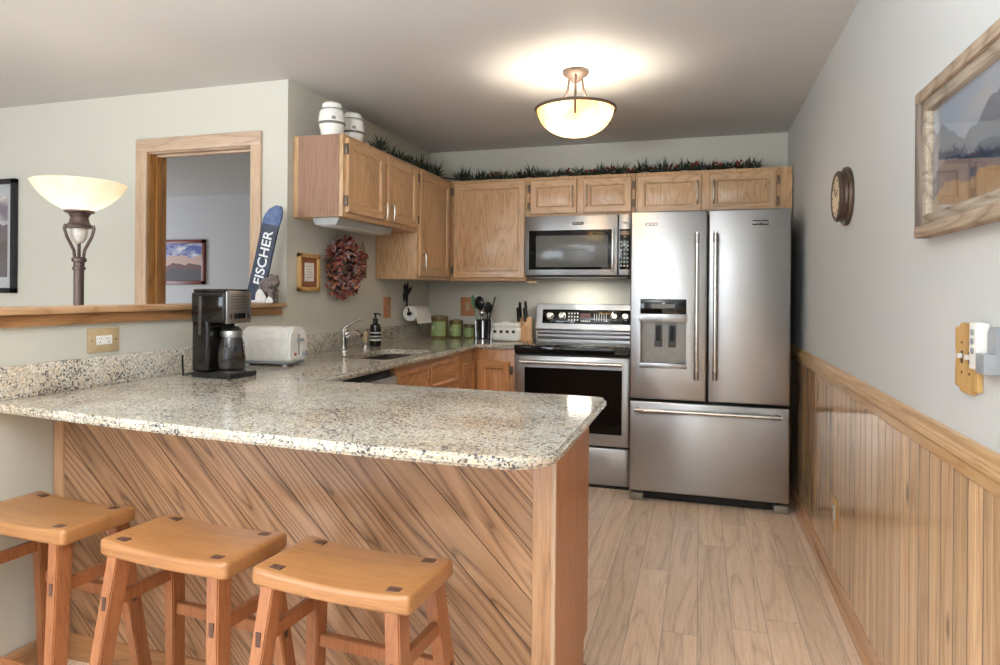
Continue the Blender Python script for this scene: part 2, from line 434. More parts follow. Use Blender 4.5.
def text_mesh(txt, size, M, ext=.0006, shear=0.0, bold=0.0):
    cu = bpy.data.curves.new('txt', 'FONT'); cu.body = txt; cu.size = size; cu.extrude = ext; cu.align_x = 'CENTER'; cu.align_y = 'CENTER'; cu.shear = shear; cu.offset = bold
    o = bpy.data.objects.new('txt', cu); C.objects.link(o)
    dg = bpy.context.evaluated_depsgraph_get(); dg.update()
    me = bpy.data.meshes.new_from_object(o.evaluated_get(dg)); bpy.data.objects.remove(o)
    me.materials.clear(); me.transform(M); return me
# text frames: facing -y (upright) and facing +x
FY = Matrix.Rotation(PI / 2, 4, 'X')
FX = Matrix.Rotation(PI / 2, 4, 'Z') @ Matrix.Rotation(PI / 2, 4, 'X')

# ------------------------------------------------------------------ the room
struct('floor', MB().box(-8.2, -2.7, -.1, XR + .1, 6.8, 0), floor_m)
struct('ceiling', MB().box(-8.2, -2.7, ZC, XR + .1, 6.8, ZC + .1), ceil_m)
struct('wall_right', MB().box(XR, -2.7, 0, XR + .1, YB + .1, ZC), wall_r)
struct('wall_back', MB().box(XL - .16, YB, 0, XR, YB + .1, ZC), wall_m)
struct('wall_left', MB().box(XL - .16, YW, 0, XL, YB, ZC), wall_m)
struct('wall_pony', MB().box(XL - .12, .9, 0, XL, YW, 1.185), wall_m)
m = MB()                                           # dining wall with the doorway
m.box(-8.1, YW, 0, -3.10, YW + .12, ZC); m.box(-2.36, YW, 0, XL - .16, YW + .12, ZC); m.box(-3.10, YW, 2.085, -2.36, YW + .12, ZC)
struct('wall_dining', m, wall_m)
m = MB()                                           # rear wall of the living room with two window openings
Y0, Y1 = -2.7, -2.6
for a, b in ((-8.1, -5.4), (-3.0, -2.5), (-.1, XR)): m.box(a, Y0, 0, b, Y1, ZC)
for a, b in ((-5.4, -3.0), (-2.5, -.1)):
    m.box(a, Y0, 0, b, Y1, .25); m.box(a, Y0, 2.28, b, Y1, ZC)
struct('wall_rear', m, wall_m)
for i, (a, b) in enumerate(((-5.4, -3.0), (-2.5, -.1))):
    m = MB(); z0, z1 = .25, 2.28
    for u0, u1, w0, w1 in ((a, b, z0, z0 + .06), (a, b, z1 - .06, z1), (a, a + .06, z0, z1), (b - .06, b, z0, z1), ((a + b) / 2 - .03, (a + b) / 2 + .03, z0, z1)):
        m.box(u0, Y0 + .01, w0, u1, Y1 + .02, w1, .004)
    w = struct('window_%d' % (i + 1), m, white_pl)
    obj('pane', MB().box(a + .05, Y0 + .02, z0 + .05, b - .05, Y0 + .026, z1 - .05), pic_glass, w)
struct('wall_far_left', MB().box(-8.2, -2.7, 0, -8.1, 6.8, ZC), wall_m)
struct('wall_hall_back', MB().box(-8.1, 6.57, 0, XL - .16, 6.67, ZC), hall_m)
struct('wall_hall_side', MB().box(XL - .17, YW + .12, 0, XL - .16, 6.57, ZC), hall_m)

# right wall: wainscot, chair rail, baseboard
m = MB()
w = .085; y = 3 * w
while y < 4.9:
    m.prism([(XR, y + .0004), (XR - .011, y + .0004), (XR - .013, y + .0016), (XR - .013, y + w / 2 - .0012), (XR - .0115, y + w / 2), (XR - .013, y + w / 2 + .0012), (XR - .013, y + w - .0016), (XR - .011, y + w - .0004), (XR, y + w - .0004)], 'z', .05, .90)
    y += w
struct('trim_1', m, pine_m, ang=20)
m = MB()
m.prism([(XR, .872), (XR - .017, .872), (XR - .019, .876), (XR - .019, .884), (XR - .023, .886), (XR - .024, .902), (XR - .021, .905), (XR - .029, .909), (XR - .034, .916), (XR - .033, .924), (XR - .027, .927), (XR - .027, .931), (XR - .019, .934), (XR - .017, .940), (XR - .017, .947), (XR - .012, .951), (XR, .952)], 'y', .2, 4.9, 0)
struct('trim_2', m, wood('rail_pine', 'y', (rgb(168, 122, 78), rgb(206, 164, 116), rgb(220, 184, 138)), .3, 5, coat=.3), ang=25)
m = MB()
m.prism([(XR, 0), (XR - .022, 0), (XR - .022, .058), (XR - .018, .068), (XR, .070)], 'y', .2, 4.9)
m.prism([(XR - .022, 0), (XR - .040, 0), (XR - .038, .010), (XR - .031, .017), (XR - .022, .019)], 'y', .2, 4.9)
struct('baseboard_right', m, wood('baseboard_oak', 'y', (rgb(160, 116, 84), rgb(194, 150, 112), rgb(208, 168, 132)), .35, 4, coat=.2), ang=25)
struct('baseboard_left', MB().box(XL, .92, 0, XL + .014, 1.70, .085, .003), trim_y)
# pony wall ledge
m = MB()
m.box(XL - .175, .86, 1.187, XL + .045, YW - .055, 1.210, .005)
struct('trim_3', m, trim_y)
m = MB()
m.prism([(XL, 1.146), (XL + .016, 1.146), (XL + .020, 1.152), (XL + .020, 1.180), (XL + .016, 1.187), (XL, 1.187)], 'y', .9, YW - .065)
struct('trim_4', m, wood('fascia_oak', 'y', (rgb(110, 70, 38), rgb(164, 116, 72), rgb(188, 142, 98)), .33, 6, coat=.15))
# doorway casing and jambs
d = struct('door_1', MB().box(-3.165, YW - .018, 0, -3.085, YW, 2.15, .004).box(-2.372, YW - .018, 0, -2.305, YW, 2.15, .004), trim_z)
obj('head_casing', MB().box(-3.165, YW - .019, 2.072, -2.305, YW, 2.15, .004), trim_x, d)
m = MB(); m.box(-3.098, YW, 0, -3.080, YW + .13, 2.085); m.box(-3.080, YW + .045, 0, -3.068, YW + .085, 2.066, .002); m.box(-2.378, YW, 0, -2.360, YW + .13, 2.085); m.box(-2.39, YW + .045, 0, -2.378, YW + .085, 2.066, .002)
obj('jamb', m, jamb_m, d)
obj('head_jamb', MB().box(-3.08, YW, 2.066, -2.378, YW + .13, 2.085).box(-3.08, YW + .045, 2.054, -2.378, YW + .085, 2.066, .002), trim_x, d)

# ------------------------------------------------------------------ granite worktop (one continuous piece) with sink hole
def worktop():
    out = [(XL + .001, 1.505), (-1.9, 1.478), (-1.6, 1.442), (-1.23, 1.405), (-.83, 1.378), (-.56, 1.366)]
    cx, cy, r = -.425, 1.492, .125
    for k in range(1, 10):
        a = R(-95 + 95 * k / 9); out.append((cx + r * math.cos(a), cy + r * math.sin(a)))
    cx, cy, r = -.355, 2.235, .055
    for k in range(0, 7):
        a = R(90 * k / 6); out.append((cx + r * math.cos(a), cy + r * math.sin(a)))
    out += [(-.6, 2.297), (-1.0, 2.312), (-1.47, 2.325)]
    cx, cy, r = -1.43, 4.27, .04
    for k in range(0, 5):
        a = R(180 - 90 * k / 4); out.append((cx + r * math.cos(a), cy + r * math.sin(a)))
    out += [(-1.207, 4.31), (-1.207, YB - .001), (XL + .001, YB - .001)]
    b = bmesh.new()
    A = [b.verts.new((x, y, .885)) for x, y in out]; B = [b.verts.new((x, y, ZT)) for x, y in out]
    n = len(out); b.faces.new(A); b.faces.new(B)
    for i in range(n): b.faces.new((A[i], A[(i + 1) % n], B[(i + 1) % n], B[i]))
    bmesh.ops.recalc_face_normals(b, faces=b.faces[:])
    ed = [e for e in b.edges if abs(e.verts[0].co.z - e.verts[1].co.z) < 1e-5]
    bmesh.ops.bevel(b, geom=ed, offset=.009, segments=3, affect='EDGES')
    me = bpy.data.meshes.new('worktop'); b.to_mesh(me); b.free()
    c = MB().box(SX0, SY0, .80, SX1, SY1, 1.0, .05, 4, only='z')
    me = cut(me, c.mesh('c'))
    for p in me.polygons: p.use_smooth = True
    me.set_sharp_from_angle(angle=R(40))
    return me
SX0, SX1, SY0, SY1 = -1.87, -1.56, 3.13, 3.74
wt = thing('granite_worktop', 'continuous speckled granite countertop running from the breakfast bar past the sink to the stove', 'countertop', (0, 0, 0))
obj('slab', worktop(), granite_m, wt)
m = MB(); m.box(XL + .001, 1.505, ZT, XL + .022, YB - .001, 1.022, .003)
tag(obj('granite_backsplash', m, granite_m), 'low granite backsplash strip along the left wall behind coffee maker and sink', 'backsplash')

# sink, faucet
m = MB(); z0, z1 = .70, .8845
b = .02
m.box(SX0 - b, SY0 - b, z0, SX1 + b, SY1 + b, z0 + .006)
m.box(SX0 - b, SY0 - b, z0, SX0 - b + .006, SY1 + b, z1); m.box(SX1 + b - .006, SY0 - b, z0, SX1 + b, SY1 + b, z1)
m.box(SX0 - b, SY0 - b, z0, SX1 + b, SY0 - b + .006, z1); m.box(SX0 - b, SY1 + b - .006, z0, SX1 + b, SY1 + b, z1)
sk = thing('kitchen_sink', 'stainless undermount sink sunk in the granite counter', 'sink', (0, 0, 0))
obj('basin', m, sinkm, sk)
obj('drain', MB().lathe([(.04, 0), (.04, .004), (.03, .004), (.0, .002)], (-1.715, 3.43, z0 + .006), 20), chrome, sk)
fa = thing('kitchen_faucet', 'chrome single lever faucet behind the sink', 'faucet', (-2.04, 3.50, ZT))
obj('base', MB().lathe([(.032, 0), (.032, .008), (.024, .014), (.023, .10), (.026, .11), (.024, .135), (.0, .142)], (0, 0, 0), 20), chrome, fa)
obj('spout', MB().tube([(.012, 0, .085), (.05, -.01, .112), (.10, -.02, .118), (.135, -.03, .10)], [.014, .013, .012, .012, .013], 12), chrome, fa)
obj('lever', MB().tube([(0, 0, .138), (.015, .015, .152), (.045, .045, .176), (.075, .075, .192)], [.012, .010, .007, .008], 10), nickel, fa)
sp = thing('side_sprayer', 'small beige and chrome side sprayer between faucet and soap bottle', 'sprayer', (-2.055, 3.79, ZT))
obj('collar', MB().lathe([(.022, 0), (.022, .012), (.016, .018), (.016, .03), (.0, .03)], (0, 0, 0), 16), chrome, sp)
obj('spray_head', MB().lathe([(.014, .03), (.015, .06), (.017, .085), (.012, .10), (0, .103)], (0, 0, 0), 16), beige_plate, sp)
so = thing('soap_dispenser', 'dark pump bottle of soap beside the sink faucet', 'soap bottle', (-2.045, 3.91, ZT))
obj('bottle', MB().lathe([(.034, 0), (.037, .004), (.037, .12), (.033, .138), (.016, .150), (.015, .165), (0, .165)], (0, 0, 0), 24), soap_m, so)
obj('label', MB().lathe([(.0375, .035), (.0375, .048)], (0, 0, 0), 24, close=False).lathe([(.0375, .06), (.0375, .068)], (0, 0, 0), 24, close=False).lathe([(.0375, .085), (.0375, .092)], (0, 0, 0), 24, close=False), label_m, so)
obj('pump', MB().lathe([(.018, .165), (.018, .180), (.006, .183), (.006, .205), (.012, .207), (.012, .217), (0, .218)], (0, 0, 0), 16).tube([(0, 0, .212), (.03, -.012, .212), (.045, -.018, .203)], .005, 8), black, so)

# ------------------------------------------------------------------ cabinets
def pull(parent, x, z0, z1, y=-.02, name='handle'):
    m = MB(); m.tube([(x, y, z0 + .012), (x, y - .022, z0 + .004), (x, y - .028, z0 + .02), (x, y - .028, z1 - .02), (x, y - .022, z1 - .004), (x, y, z1 - .012)], .005, 8)
    return obj(name, m, nickel, parent)
def hinge(parent, x, z):
    return obj('hinge', MB().box(x - .007, -.022, z - .028, x + .007, 0, z + .028, .003), bronze, parent)
def cabinet(name, label, loc, rz, Wd, D, H, doors=(), drawers=(), mats=None, toe=0, group=None, extra=None):
    v, h = mats or (oak_v, oak_h)
    t = thing(name, label, 'cabinet', loc, rz, group)
    m = MB(); m.box(0, 0, toe, Wd, D, H, .002)
    if toe: m.box(.0, .07, 0, Wd, D, toe)
    obj('carcass', m, v, t)
    for q in doors:
        x0, z0, x1, z1 = q[:4]; hx = q[4] if len(q) > 4 else None; hg = q[5] if len(q) > 5 else None
        dd = obj('door', MB().door(x0, z0, x1, z1), [v, h], t, 25)
        if hx: pull(dd, *hx)
        if hg is not None:
            for zz in (z0 + .06, z1 - .06): hinge(dd, hg, zz)
    for q in drawers:
        x0, z0, x1, z1 = q[:4]
        obj('drawer', MB().door(x0, z0, x1, z1, 0, .02, .03), [h, h], t, 25)
    return t
Q = PI / 2
XF = -1.835   # face of the left upper run
# left run (faces +x): local x runs along +Y
wc = cabinet('wall_cabinet', 'short oak wall cabinet with two raised panel doors over the wreath', (XF, 3.125, 1.675), Q, .965, XF - XL - .002, .445,
        doors=[(.025, .025, .462, .425, (.435, .03, .13), .014), (.502, .025, .94, .425, (.53, .03, .13), .951)], group=None)
obj('side_panel', MB().box(-.003, .022, .002, 0, XF - XL - .035, .443), wood('side_veneer', 'z', (rgb(128, 94, 76), rgb(154, 118, 96), rgb(166, 130, 108)), .6, 3, wline=.2), wc)
cabinet('wall_cabinet', 'tall single door oak wall cabinet on the left wall above the paper towels', (XF, 4.093, 1.36), Q, .935, XF - XL - .002, .76,
        doors=[(.022, .022, .57, .738, (.05, .06, .18), None)])
cabinet('wall_cabinet', 'tall single door oak wall cabinet on the back wall beside the microwave', (XF + .002, 4.70, 1.36), 0, .606, YB - 4.702, .76,
        doors=[(.035, .022, .597, .738, None, .024)])
cabinet('wall_cabinet', 'low oak wall cabinet with two doors right above the microwave', (-1.225, 4.70, 1.828), 0, .785, YB - 4.702, .292,
        doors=[(.028, .02, .372, .268, (.345, .06, .22), .016), (.42, .02, .762, .268, (.447, .06, .22), .774)])
cabinet('wall_cabinet', 'low oak wall cabinet with two doors right above the refrigerator', (-.436, 4.70, 1.805), 0, 1.014, YB - 4.702, .315,
        doors=[(.012, .03, .442, .29, (.415, .08, .24), None), (.492, .03, .915, .29, (.52, .08, .24), .927)])
obj_ = tag(obj('light_rail', MB().box(-1.226, 4.702, 1.34, -1.15, 4.74, 1.36, .003), oak_h), 'short strip of oak rail under the cabinet beside the microwave', 'trim piece')
# base run on the left (faces +x)
XB = -1.505
bm_ = (base_v, base_h)
sb = cabinet('sink_base_cabinet', 'long oak base cabinet with drawer fronts under the sink', (XB, 3.085, 0), Q, .957, XB - XL - .002, .68, mats=bm_, toe=.1,
        doors=[(.015, .12, .425, .665)], drawers=[(.015, .70, .425, .853), (.455, .70, .90, .853), (.455, .43, .90, .675), (.455, .13, .90, .41)])
obj('front_rail', MB().box(0, 0, .68, .957, .02, .884), base_h, sb)
cabinet_corner = thing('corner_cabinet', 'oak corner base cabinet with a folding door left of the stove', 'cabinet', (0, 0, 0))
m = MB(); m.box(XL + .002, 4.044, .1, XB, YB - .002, .884, .002); m.box(XB, 4.345, .1, -1.209, YB - .002, .884, .002)
obj('carcass', m, base_v, cabinet_corner)
m = MB(); m.door(.03, .12, .262, .80); o = obj('door', m, [base_v, base_h], cabinet_corner, 25); o.location = (XB, 4.345, 0)
m = MB(); m.door(.03, .12, .278, .80); o = obj('door', m, [base_v, base_h], cabinet_corner, 25); o.location = (XB, 4.044, 0); o.rotation_euler = (0, 0, Q)
hinge(cabinet_corner, -1.232, .74).location = (0, 4.345, 0)
# dishwasher
dw = thing('dishwasher', 'stainless dishwasher under the counter beside the drawer front', 'dishwasher', (XB, 2.482, 0), Q)
obj('tub', MB().box(0, .02, .1, .60, XB - XL - .01, .872).box(0, .08, 0, .6, .2, .1), black, dw)
obj('front_door', MB().box(.004, -.022, .11, .596, .02, .845, .006), steel_m, dw)
obj('handle', MB().tube([(.06, -.02, .80), (.06, -.05, .80), (.54, -.05, .80), (.54, -.02, .80)], .009, 8), nickel, dw)

# ------------------------------------------------------------------ peninsula
pe = thing('breakfast_bar', 'breakfast bar base faced with diagonal oak planks under the granite', 'breakfast bar', (0, 0, 0))
PX0, PX1, PY0, PY1 = XL + .002, -.368, 1.735, 2.295
obj('carcass', MB().box(PX0, PY0 + .014, .0, PX1 - .02, PY1 - .02, .884), base_v, pe)
m = MB()                                           # end panel with a toe notch at its far foot
m.prism([(PY0 + .004, 0), (PY1 - .075, 0), (PY1 - .075, .095), (PY1, .095), (PY1, .884), (PY0 + .004, .884)], 'x', PX1 - .02, PX1)
obj('end_panel', m, endpanel_m, pe)
def clip(poly, nx, nz, c, keep):
    out = []
    for i in range(len(poly)):
        a, b = poly[i], poly[(i + 1) % len(poly)]
        da, db = (a[0] * nx + a[1] * nz - c) * keep, (b[0] * nx + b[1] * nz - c) * keep
        if da >= 0: out.append(a)
        if da * db < 0:
            t = da / (da - db); out.append((a[0] + (b[0] - a[0]) * t, a[1] + (b[1] - a[1]) * t))
    return out
m = MB(); wd = .094
x0, x1, z0, z1 = PX0 + .045, PX1 - .062, .09, .884
s_ = .7071
k0, k1 = math.floor((x0 + z0) * s_ / wd), math.ceil((x1 + z1) * s_ / wd)
for k in range(k0, k1 + 1):
    p = clip(clip([(x0, z0), (x1, z0), (x1, z1), (x0, z1)], s_, s_, k * wd + .0008, 1), s_, s_, (k + 1) * wd - .0008, -1)
    q = []
    for v in p:
        if not q or (abs(v[0] - q[-1][0]) + abs(v[1] - q[-1][1])) > 1e-4: q.append(v)
    if len(q) > 2: m.prism(q, 'y', PY0 + .004, PY0 + .016)
obj('diagonal_planks', m, diag_m, pe, 20)
obj('corner_post', MB().box(PX1 - .062, PY0 - .002, 0, PX1 - .008, PY0 + .016, .884, .003), post_m, pe)
obj('corner_bead', MB().box(PX1 - .009, PY0 - .004, 0, PX1 + .003, PY0 + .012, .884, .003), trim_z, pe)
obj('wall_stile', MB().box(PX0, PY0 - .002, 0, PX0 + .045, PY0 + .016, .884, .003), post_m, pe)
obj('base_rail', MB().box(PX0 + .045, PY0 - .001, 0, PX1 - .062, PY0 + .016, .09, .003), wood('base_rail_oak', 'x', (rgb(110, 70, 40), rgb(160, 112, 70), rgb(184, 138, 94)), .35, 5), pe)
obj('shoe_moulding', MB().prism([(PX1, 0), (PX1 + .016, 0), (PX1 + .014, .010), (PX1 + .008, .016), (PX1, .018)], 'y', PY0 - .004, PY1 - .075), post_m, pe)

# ------------------------------------------------------------------ refrigerator
fr = thing('refrigerator', 'large stainless french door refrigerator with ice dispenser', 'refrigerator', (-.413, 4.117, 0))
FW = .918
obj('body', MB().box(.004, .075, .03, FW - .004, .88, 1.76, .004), plain('fridge_side', rgb(44, 40, 38), .5), fr)
def slab_door(x0, z0, x1, z1): return MB().box(x0, 0, z0, x1, .068, z1, .010, 3)
hole = (.064, .849, .337, 1.104)
me = slab_door(.002, .628, .455, 1.777).mesh('door')
me = cut(me, MB().box(hole[0], -.05, hole[1], hole[2], .055, hole[3]).mesh('c'))
for p in me.polygons: p.use_smooth = True
me.set_sharp_from_angle(angle=R(35))
dl = obj('door', me, steel_m, fr)
m = MB(); a, b, c, d = hole; e = .003
m.box(a, .050, b, c, .056, d); m.box(a, .001, b, a + e, .052, d); m.box(c - e, .001, b, c, .052, d); m.box(a, .001, d - e, c, .052, d); m.box(a, .001, b, c, .052, b + e)
obj('dispenser_bay', m, plain('bay_grey', rgb(150, 146, 140), .35, .3), dl)
obj('control_panel', MB().box(.064, -.003, 1.150, .337, .003, 1.240, .002), blackgl, dl)
obj('panel_display', MB().box(.13, -.0045, 1.185, .27, -.002, 1.212), plain('grey_display', rgb(120, 116, 110), .3), dl)
obj('trim_band', MB().box(.058, -.004, 1.104, .343, .003, 1.150, .002), steel_m, dl)
obj('drip_tray', MB().box(.060, -.012, .820, .341, .03, .852, .004), steel_m, dl)
for xx in (.148, .230):
    l = obj('dispenser_lever', MB().box(xx, .030, .945, xx + .044, .045, 1.085, .006), plain('lever_grey', rgb(92, 92, 94), .35), dl)
    obj('lever_pad', MB().box(xx + .009, .026, .985, xx + .035, .031, 1.075, .003), blackmat, l)
dr = obj('door', slab_door(.461, .628, .916, 1.777), steel_m, fr)
dz = obj('freezer_drawer', slab_door(.002, .062, .916, .614), steel_m, fr)
mount_m = plain('mount_nickel', (.42, .40, .37, 1), .3, 1)
def fridge_bar(parent, p0, p1, axis):
    m = MB(); off = -.052
    a = Vector(p0); b = Vector(p1); dvec = (b - a).normalized()
    m.cyl((a.x, off, a.z), (b.x, off, b.z), .0125, seg=14)
    h = obj('handle', m, nickel, parent)
    for q in (a + dvec * .03, b - dvec * .03):
        m = MB(); m.cyl((q.x, -.0, q.z), (q.x, off + .006, q.z), .011, .0125, 12)
        m.cyl((q.x - dvec.x * .032, off, q.z - dvec.z * .032), (q.x + dvec.x * .02, off, q.z + dvec.z * .02), .0142, seg=14)
        obj('handle_mount', m, mount_m, h)
fridge_bar(dl, (.396, 0, .765), (.396, 0, 1.64), 'z')
fridge_bar(dr, (.500, 0, .765), (.500, 0, 1.64), 'z')
fridge_bar(dz, (.040, 0, .567), (.870, 0, .567), 'x')
bd = obj('badge', MB().box(.705, -.003, 1.679, .793, .002, 1.709, .002), plain('badge_dark', rgb(58, 56, 56), .3, .5), dr)
obj('badge_lettering', text_mesh('MAYTAG', .021, Matrix.Translation((.749, -.0036, 1.694)) @ FY, bold=.0006), plain('badge_letters', rgb(210, 206, 198), .4), bd)
obj('door_lettering', text_mesh('ICE2O', .028, Matrix.Translation((.125, -.001, 1.696)) @ FY, bold=.001), darksteel, dl)
obj('grille', MB().box(.08, .05, .006, FW - .08, .075, .060, .003), blackmat, fr)
for xx in (.006, FW - .086):
    obj('foot', MB().box(xx, .008, .0, xx + .08, .075, .045, .004), plain('foot_grey', rgb(140, 134, 124), .4, .5), fr)

# ------------------------------------------------------------------ stove
st = thing('stove', 'stainless electric stove with black glass top beside the refrigerator', 'stove', (-1.205, 4.30, 0))
SW = .782
obj('body', MB().box(.003, .035, .02, SW - .003, .70, .885, .003), plain('stove_side', rgb(50, 48, 46), .45), st)
obj('cooktop', MB().box(0, .005, .862, SW, .62, .918, .010, 3), blackgl, st)
for x, y, r in ((.2, .17, .10), (.56, .17, .08), (.2, .45, .08), (.56, .45, .10)): obj('burner_ring', MB().lathe([(r, .9186), (r - .003, .9186)], (x, y, 0), 40, close=False), plain('burner_mark', rgb(120, 116, 112), .4), st)
od = None
m = MB(); m.box(.004, 0, .275, SW - .004, .035, .852, .006)
me = cut(m.mesh('od'), MB().box(.075, -.05, .352, SW - .055, .02, .772).mesh('c'))
for p in me.polygons: p.use_smooth = True
me.set_sharp_from_angle(angle=R(35))
od = obj('oven_door', me, steel_m, st)
obj('window', MB().box(.072, .004, .349, SW - .052, .012, .775), blackgl, od)
m = MB(); m.cyl((.05, -.045, .812), (SW - .05, -.045, .812), .012, seg=14)
for xx in (.07, SW - .07): m.cyl((xx, 0, .812), (xx, -.045, .812), .010, seg=10)
obj('handle', m, nickel, od)
obj('storage_drawer', MB().box(.004, 0, .022, SW - .004, .035, .262, .006), steel_m, st)
obj('kick_plate', MB().box(.01, .012, 0, SW - .01, .06, .022), blackmat, st)
bg = obj('backguard', MB().prism([(.60, .90), (.60, .985), (.585, 1.000), (.625, 1.185), (.635, 1.190), (.70, 1.190), (.70, .90)], 'x', 0.005, SW - .005, .003), steel_m, st)
obj('vent_trim', MB().box(.02, .585, .925, SW - .02, .602, .945, .003).box(.02, .585, .96, SW - .02, .602, .975, .003), darksteel, st)
tilt = Matrix.Rotation(math.atan2(.04, .185), 4, 'X')
M0 = Matrix.Translation((SW / 2, .605, 1.093)) @ tilt.inverted()
m = MB(); m.xf = M0; m.box(-.335, -.0045, -.052, .335, .0, .056, .002); pn = obj('control_panel', m, blackgl, bg)
for kx in (-.277, -.183, .212, .294):
    m = MB(); m.xf = M0 @ Matrix.Translation((kx, -.004, .006)) @ Matrix.Rotation(PI / 2, 4, 'X'); m.lathe([(.030, 0), (.029, .004), (.024, .006), (.022, .022), (.019, .025), (0, .025)], (0, 0, 0), 24); m.box(-.004, -.018, .024, .004, .018, .029, .001)
    obj('knob', m, nickel, pn)
m = MB(); m.xf = M0; m.box(-.045, -.0056, -.005, .035, -.004, .028); obj('display', m, oven_disp, pn)
m = MB(); m.xf = M0
for i in range(4):
    for j in range(3): m.box(-.135 + i * .022, -.0056, -.03 + j * .025, -.125 + i * .022, -.004, -.018 + j * .025)
for i in range(6): m.box(.06 + i * .018, -.0056, -.03, .064 + i * .018, -.004, .025)
for i in range(5): m.box(-.04 + i * .016, -.0056, -.036, -.03 + i * .016, -.004, -.026)
obj('key_marks', m, plain('key_print', rgb(186, 186, 184), .4), pn)

# ------------------------------------------------------------------ microwave
mw = thing('microwave', 'stainless over the range microwave hung under the low cabinet', 'microwave', (-1.223, 4.63, 1.388))
MWW, MH = .76, .438
obj('housing', MB().box(.002, .03, 0, MWW - .002, .395, MH, .003), plain('micro_case', rgb(60, 58, 56), .4), mw)
md = obj('front_door', MB().box(0, 0, .012, .672, .032, MH, .004), steel_m, mw)
obj('door_glass', MB().box(.033, -.004, .052, .648, .002, .335, .003), blackgl, md)
obj('window', MB().box(.086, -.006, .070, .604, -.003, .296, .002), smoky, md)
obj('handle', MB().box(.630, -.012, .040, .646, -.002, .345, .003), plain('micro_handle', (.5, .48, .46, 1), .3, 1), md)
bd = obj('badge', MB().box(.352, -.003, .370, .430, .002, .392, .001), plain('badge_slate', rgb(70, 68, 68), .35, .5), md)
obj('badge_lettering', text_mesh('MAYTAG', .016, Matrix.Translation((.391, -.0036, .381)) @ FY, bold=.0004), plain('badge_letters_pale', rgb(206, 204, 198), .4), bd)
cp = obj('control_panel', MB().box(.678, 0, .012, MWW, .032, MH, .004), steel_m, mw)
obj('keypad', MB().box(.684, -.004, .052, MWW - .004, .002, .335, .002), blackgl, cp)
m = MB()
for i in range(3):
    for j in range(7): m.box(.691 + i * .022, -.0052, .07 + j * .028, .703 + i * .022, -.0035, .083 + j * .028)
obj('key_marks', m, plain('micro_key_print', rgb(196, 194, 188), .4), cp)
obj('display', MB().box(.69, -.0055, .292, MWW - .01, -.0035, .318), plain('amber_display', rgb(150, 112, 70), .3), cp)
obj('vent', MB().box(.02, .01, -.012, MWW - .02, .38, .0, .003), darksteel, mw)
area('microwave_cooktop_lamp', (-.84, 4.78, 1.372), (0, 0, 0), .16, .04, 2.2, (1, .95, .84))
obj('logo_plate', MB().box(.706, -.003, .371, .730, .002, .388, .001), label_m, cp)

